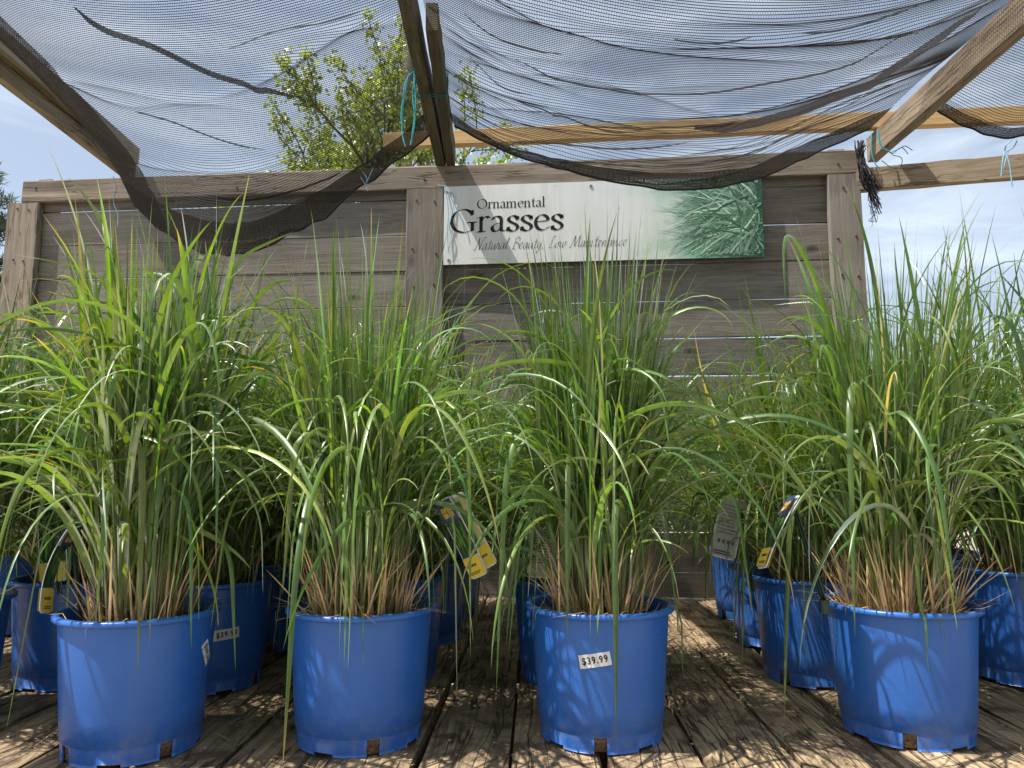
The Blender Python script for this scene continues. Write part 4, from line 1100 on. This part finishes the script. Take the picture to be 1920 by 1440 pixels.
mesh('tag_text', [c0 + ax * x + ay * y for x, y in tv], tf, M['ink'], t)
child_fix(t)
Yc = 2.22
t = mk_tag(at(1015, 1085, Yc), 'pale plant tag with small print behind the stickered pot')
stake(at(1015, 1105, Yc + .02), at(1022, 990, Yc + .01), t)
card('card', at(1020, 1015, Yc), (1, .1, 0), (.05, 0, 1), .09, .21, [(-.46, .46, -.48, .48, (.42, .43, .38))] + lines_print(-.3, .3, 16, (.12, .12, .12)) + [(-.2, .2, .33, .45, (.06, .06, .06))], t)
child_fix(t)

# ------------------------------------------------------------------ twine and net strands
def twine(pts, label, mat='twine', r=.0022, group='twine ends on the timbers'):
    o = empty('twine', pts[0][0]); tag(o, label, 'twine', group); bpy.context.view_layer.update()
    for p in pts:
        c_ = cord('strand', p, r, M[mat], o, 36, 5)
    child_fix(o)
    return o
T1 = 'teal twine hanging in two strands from the long mossy rafter'
yb = 3.0
twine([[at(782, 128, yb), at(762, 150, yb), at(755, 190, yb), at(751, 232, yb)], [at(780, 128, yb), at(774, 180, yb), at(778, 225, yb), at(770, 272, yb)],
       [at(783, 126, yb), at(768, 136, yb), at(757, 190, yb), at(754, 245, yb + .01), at(760, 275, yb)], [at(776, 130, yb), at(779, 200, yb), at(771, 268, yb)]], T1, r=.0028)
twine([[(-.425, 3.12, ZB + .10), (-.425, 3.12, ZB - .006), (-.35, 3.12, ZB - .008), (-.29, 3.12, ZB - .006), (-.285, 3.12, ZB + .10)],
       [(-.425, 3.135, ZB + .10), (-.424, 3.13, ZB - .008), (-.35, 3.135, ZB - .010), (-.29, 3.13, ZB - .006), (-.285, 3.13, ZB + .11)]], 'dark green twine lashing the two mossy timbers together', 'twine_dark')
yb = 3.70
twine([[at(212, 330, 3.75), at(218, 352, 3.75), at(213, 378, 3.75), at(221, 402, 3.75), at(221, 425, 3.75)]], 'single pale strand of twine dangling in front of the fence boards near the net corner', 'twine_blue', .0022)
twine([[at(676, 332, 3.56), at(684, 345, 3.56), at(690, 358, 3.55)], [at(699, 316, 3.55), at(690, 336, 3.56), at(684, 350, 3.56)], [at(680, 322, 3.56), at(688, 336, 3.56), at(683, 352, 3.56)]], 'short blue knot on the edge of the drooping shade cloth', 'twine_blue', .0022)
ys_ = 3.93
def sg(u, v, d=.006): return fw(SU0 + u * SW, .052 + d, SZ0 + (1 - v) * SH)
twine([[sg(-.02, -.02), sg(.005, .0, .008), sg(.012, .06, .012)], [sg(.004, .0), sg(.016, .35, .015), sg(.013, .6, .012), sg(.018, .86, .012)], [sg(.012, .07, .012), sg(.032, .12, .01), sg(.03, .3, .01), sg(.02, .5, .014)],
       [sg(.008, .02), sg(.02, .12, .015), sg(.06, .45, .012), sg(.07, .62, .012)], [sg(.018, .5), sg(.026, .68, .012), sg(.015, .84, .012)]], 'pale blue twine trailing down the lettered end of the sign', 'twine_blue', .0022)
yk = 3.62
twine([[at(1634, 250, yk), at(1634, 285, yk), at(1642, 308, yk), at(1651, 316, yk)], [at(1645, 243, yk), at(1650, 270, yk), at(1662, 281, yk), at(1673, 288, yk)], [at(1647, 248, yk), at(1654, 276, yk), at(1668, 284, yk)]], 'teal twine looped round the foot of the sunlit rafter', 'twine', .0028)
twine([[at(1668, 287, yk), at(1684, 280, yk - .02), at(1697, 274, yk - .03), at(1711, 282, yk - .03)], [at(1672, 290, yk), at(1690, 277, yk - .02), at(1703, 289, yk - .03)], [at(1674, 291, yk), at(1690, 296, yk), at(1689, 310, yk), at(1672, 314, yk), at(1653, 301, yk)]], 'loose dark teal twine ends curling below the sunlit rafter', 'twine_dark', .002)
yr = 3.36
twine([[at(1897, 262, yr), at(1887, 272, yr - .01), at(1884, 282, yr - .02)], [at(1884, 282, 3.47), at(1880, 300, 3.46), at(1877, 331, 3.46)], [at(1890, 283, 3.47), at(1884, 305, 3.46), at(1878, 328, 3.46)], [at(1886, 285, 3.45), at(1900, 276, 3.42), at(1907, 264, 3.38)], [at(1886, 284, 3.46), at(1893, 310, 3.45), at(1898, 350, 3.45)]], 'blue twine knot binding the shade cloth to the side rail', 'twine_blue', .003)
# frayed black net remnant at the fence corner
nr_ = empty('net_remnant', at(1610, 290, 3.66)); tag(nr_, 'frayed black net strands hanging over the fence corner', 'net'); bpy.context.view_layer.update()
r = np.random.default_rng(6)
for k in range(46):
    a = at(1600 + r.uniform(0, 24), 266 + r.uniform(-4, 14), 3.64 + r.uniform(-.03, .03)); b_ = at(1622 + r.uniform(-10, 14), 330 + r.uniform(-12, 14), 3.62 + r.uniform(-.03, .03)); c_ = at(1630 + r.uniform(-8, 26), 352 + r.uniform(-10, 70) * r.random(), 3.62 + r.uniform(-.03, .03))
    m_ = at(1612 + r.uniform(-5, 10), 300 + r.uniform(-5, 5), 3.62)
    cord('strand', [a, m_, b_, c_], r.uniform(.0012, .003), M['blacknet'], nr_, 18, 4)
for k in range(9):
    pts = [at(1634 + r.uniform(-3, 8), 345, 3.62)]
    for j in range(1, 7): pts.append(at(1637 + r.uniform(-9, 10), 345 + j * r.uniform(9, 14), 3.62 + r.uniform(-.01, .01)))
    cord('strand', pts, .0011, M['twine_dark'] if k % 3 == 0 else M['blacknet'], nr_, 40, 4)
child_fix(nr_)

# ------------------------------------------------------------------ trees beyond the fence
def tree(loc, height, spread, seed, label, leafcol, nleaf=5200, leafsize=.06, name='tree', needle=False, trunk_r=.09, clear=.30, up=.55, group='trees beyond the fence'):
    g = np.random.default_rng(seed)
    root = empty(name, loc); tag(root, label, 'tree', group)
    tubes, tips = [], []
    def branch(p, d, Ln, r_, depth):
        n = 6; pts = [p.copy()]; dd = d.copy()
        for i in range(n):
            dd = dd + g.normal(0, .10, 3) + np.array([0, 0, .05 * up]); dd /= np.linalg.norm(dd); pts.append(pts[-1] + dd * Ln / n)
        pts = np.array(pts); tubes.append((pts, np.linspace(r_, r_ * .45, n + 1)))
        if depth == 0:
            for q in pts[2:]: tips.append(q)
            return
        for k in range({3: 7, 2: 6, 1: 5}[depth]):
            t = g.uniform(.25, 1.0); i = min(int(t * n), n - 1); q = pts[i] * (1 - (t * n - i)) + pts[i + 1] * (t * n - i)
            az = g.uniform(0, 2 * np.pi); ang = R(1) * g.uniform(22, 62)
            a = np.cross(dd, [math.cos(az), math.sin(az), .3]); a /= np.linalg.norm(a)
            nd = dd * math.cos(ang) + a * math.sin(ang)
            branch(q, nd, Ln * g.uniform(.45, .65), r_ * .45, depth - 1)
    if needle:
        pts = np.array([[0, 0, 0], [.02, 0, height * .5], [0, .02, height]]); tubes.append((crom(pts, 7), np.linspace(trunk_r, .015, 7)))
        for k in range(90):
            t = g.uniform(.18, .99); az = g.uniform(0, 6.28); Ln = spread * (1 - t) * g.uniform(.7, 1.1) + .15
            p = np.array([0, 0, height * t]); d = np.array([math.cos(az), math.sin(az), .25]); q = np.array([p + d * Ln * s_ + np.array([0, 0, .18 * Ln * s_ ** 2]) for s_ in np.linspace(0, 1, 7)])
            tubes.append((q, np.linspace(.016, .004, 7)))
            for s_ in np.linspace(.3, 1, 9):
                tips.append(p + d * Ln * s_ + np.array([0, 0, .18 * Ln * s_ ** 2]) + g.normal(0, .05, 3))
    else:
        branch(np.zeros(3), np.array([.02, 0, 1.0]), height * .52, trunk_r, 2)
        for k in range(7):
            az = k * 2.4 + g.uniform(-.4, .4); z = height * g.uniform(clear, .5)
            branch(np.array([0, 0, z]), np.array([math.cos(az) * .6, math.sin(az) * .6, 1.0]) / 1.16, height * g.uniform(.34, .5), trunk_r * .5, 2)
    P = np.array([crom(t[0], 7) for t in tubes]); Rr = np.array([np.interp(np.linspace(0, 1, 7), np.linspace(0, 1, len(t[1])), t[1]) for t in tubes])
    P[..., :2] *= spread / max(.1, np.percentile(np.hypot(P[..., 0], P[..., 1]), 97)) if not needle else 1
    k_ = spread / max(.1, 1)
    sc_ = spread / max(.1, np.percentile(np.hypot(np.array([t[0] for t in tubes if len(t[0]) == 7])[..., 0], np.array([t[0] for t in tubes if len(t[0]) == 7])[..., 1]), 97)) if not needle else 1
    zmax = P[..., 2].max(); P[..., 2] *= height / zmax
    v, f = tube_arrays(P, Rr, 5)
    mesh('trunk', v, f, M['bark'], root, smooth=True)
    T = np.array(tips); T[:, :2] *= sc_; T[:, 2] *= height / zmax
    idx = g.integers(0, len(T), nleaf); C = T[idx] + g.normal(0, .05 if not needle else .03, (nleaf, 3))
    D = g.normal(0, 1, (nleaf, 3)); D[:, 2] += .6 if needle else -.1
    D /= np.linalg.norm(D, axis=1, keepdims=True); A = np.cross(D, g.normal(0, 1, (nleaf, 3))); A /= np.linalg.norm(A, axis=1, keepdims=True)
    ls = leafsize * g.uniform(.6, 1.3, (nleaf, 1)); wd = .05 if needle else .34
    V = np.stack([C, C + D * ls * .5 + A * ls * wd, C + D * ls, C + D * ls * .5 - A * ls * wd], 1)
    c = np.array(leafcol) * np.exp(g.normal(0, .28, (nleaf, 1)))
    cr_ = mesh('crown', V.reshape(-1, 3), np.arange(nleaf * 4).reshape(-1, 4), M['tree_leaf'], root, col=np.repeat(c, 4, 0)); tag(cr_, kind='stuff')
    return root
GZ = -.62
def gp(px, Y):
    p = at(px, 700, Y); return (p.x, Y, GZ)
tree(gp(690, 9.0), 6.75, 2.0, 12, 'sparse yellow-green tree with upright branches seen through the shade cloth', (.17, .23, .04), 46000, .055, clear=.28)
tree(gp(905, 11.0), 6.0, 1.2, 17, 'small bright green tree peeping under the yellow lumber', (.13, .24, .03), 16000, .07)
tree(gp(-70, 9.5), 5.35, 1.55, 23, 'blue-green pine beyond the open-sky end of the fence', (.045, .075, .05), 26000, .13, 'pine_tree', True, .10)
po_ = mesh('utility_pole', *lathe([(.15, 0), (.14, 3), (.12, 9.2), (0.02, 9.25)], 14), M['pole'], smooth=True); po_.location = gp(752, 12.5); tag(po_, 'tall wooden pole rising behind the sparse tree', 'pole')

# ------------------------------------------------------------------ litter on the deck
g = np.random.default_rng(77)
n = 2600
X = g.uniform(-2.2, 2.3, n); Yv = 1.5 + 2.3 * g.random(n) ** 1.3
ln = np.where(g.random(n) < .25, g.uniform(.02, .07, n), g.uniform(.003, .012, n)); wd = np.where(ln > .015, .002, ln * g.uniform(.4, .9, n))
a = g.uniform(0, 6.28, n); h = g.uniform(.001, .006, n)
u_ = np.stack([np.cos(a), np.sin(a), g.normal(0, .12, n)], 1) * ln[:, None] / 2; w_ = np.stack([-np.sin(a), np.cos(a), g.normal(0, .3, n)], 1) * wd[:, None] / 2
C = np.stack([X, Yv, .003 + h], 1)
V = np.stack([C - u_, C - w_ + [0, 0, .001], C + u_, C + w_], 1)
pal = np.array([[.34, .24, .13], [.10, .065, .04], [.22, .15, .08], [.45, .36, .24], [.05, .035, .025]])
cc = pal[g.integers(0, 5, n)] * np.exp(g.normal(0, .25, (n, 1)))
lt = mesh('leaf_litter', V.reshape(-1, 3), np.arange(n * 4).reshape(-1, 4), M['straw'], col=np.repeat(cc, 4, 0))
tag(lt, 'scattered dry straw, crumbs of soil and leaf bits on the deck', 'litter', kind='stuff')
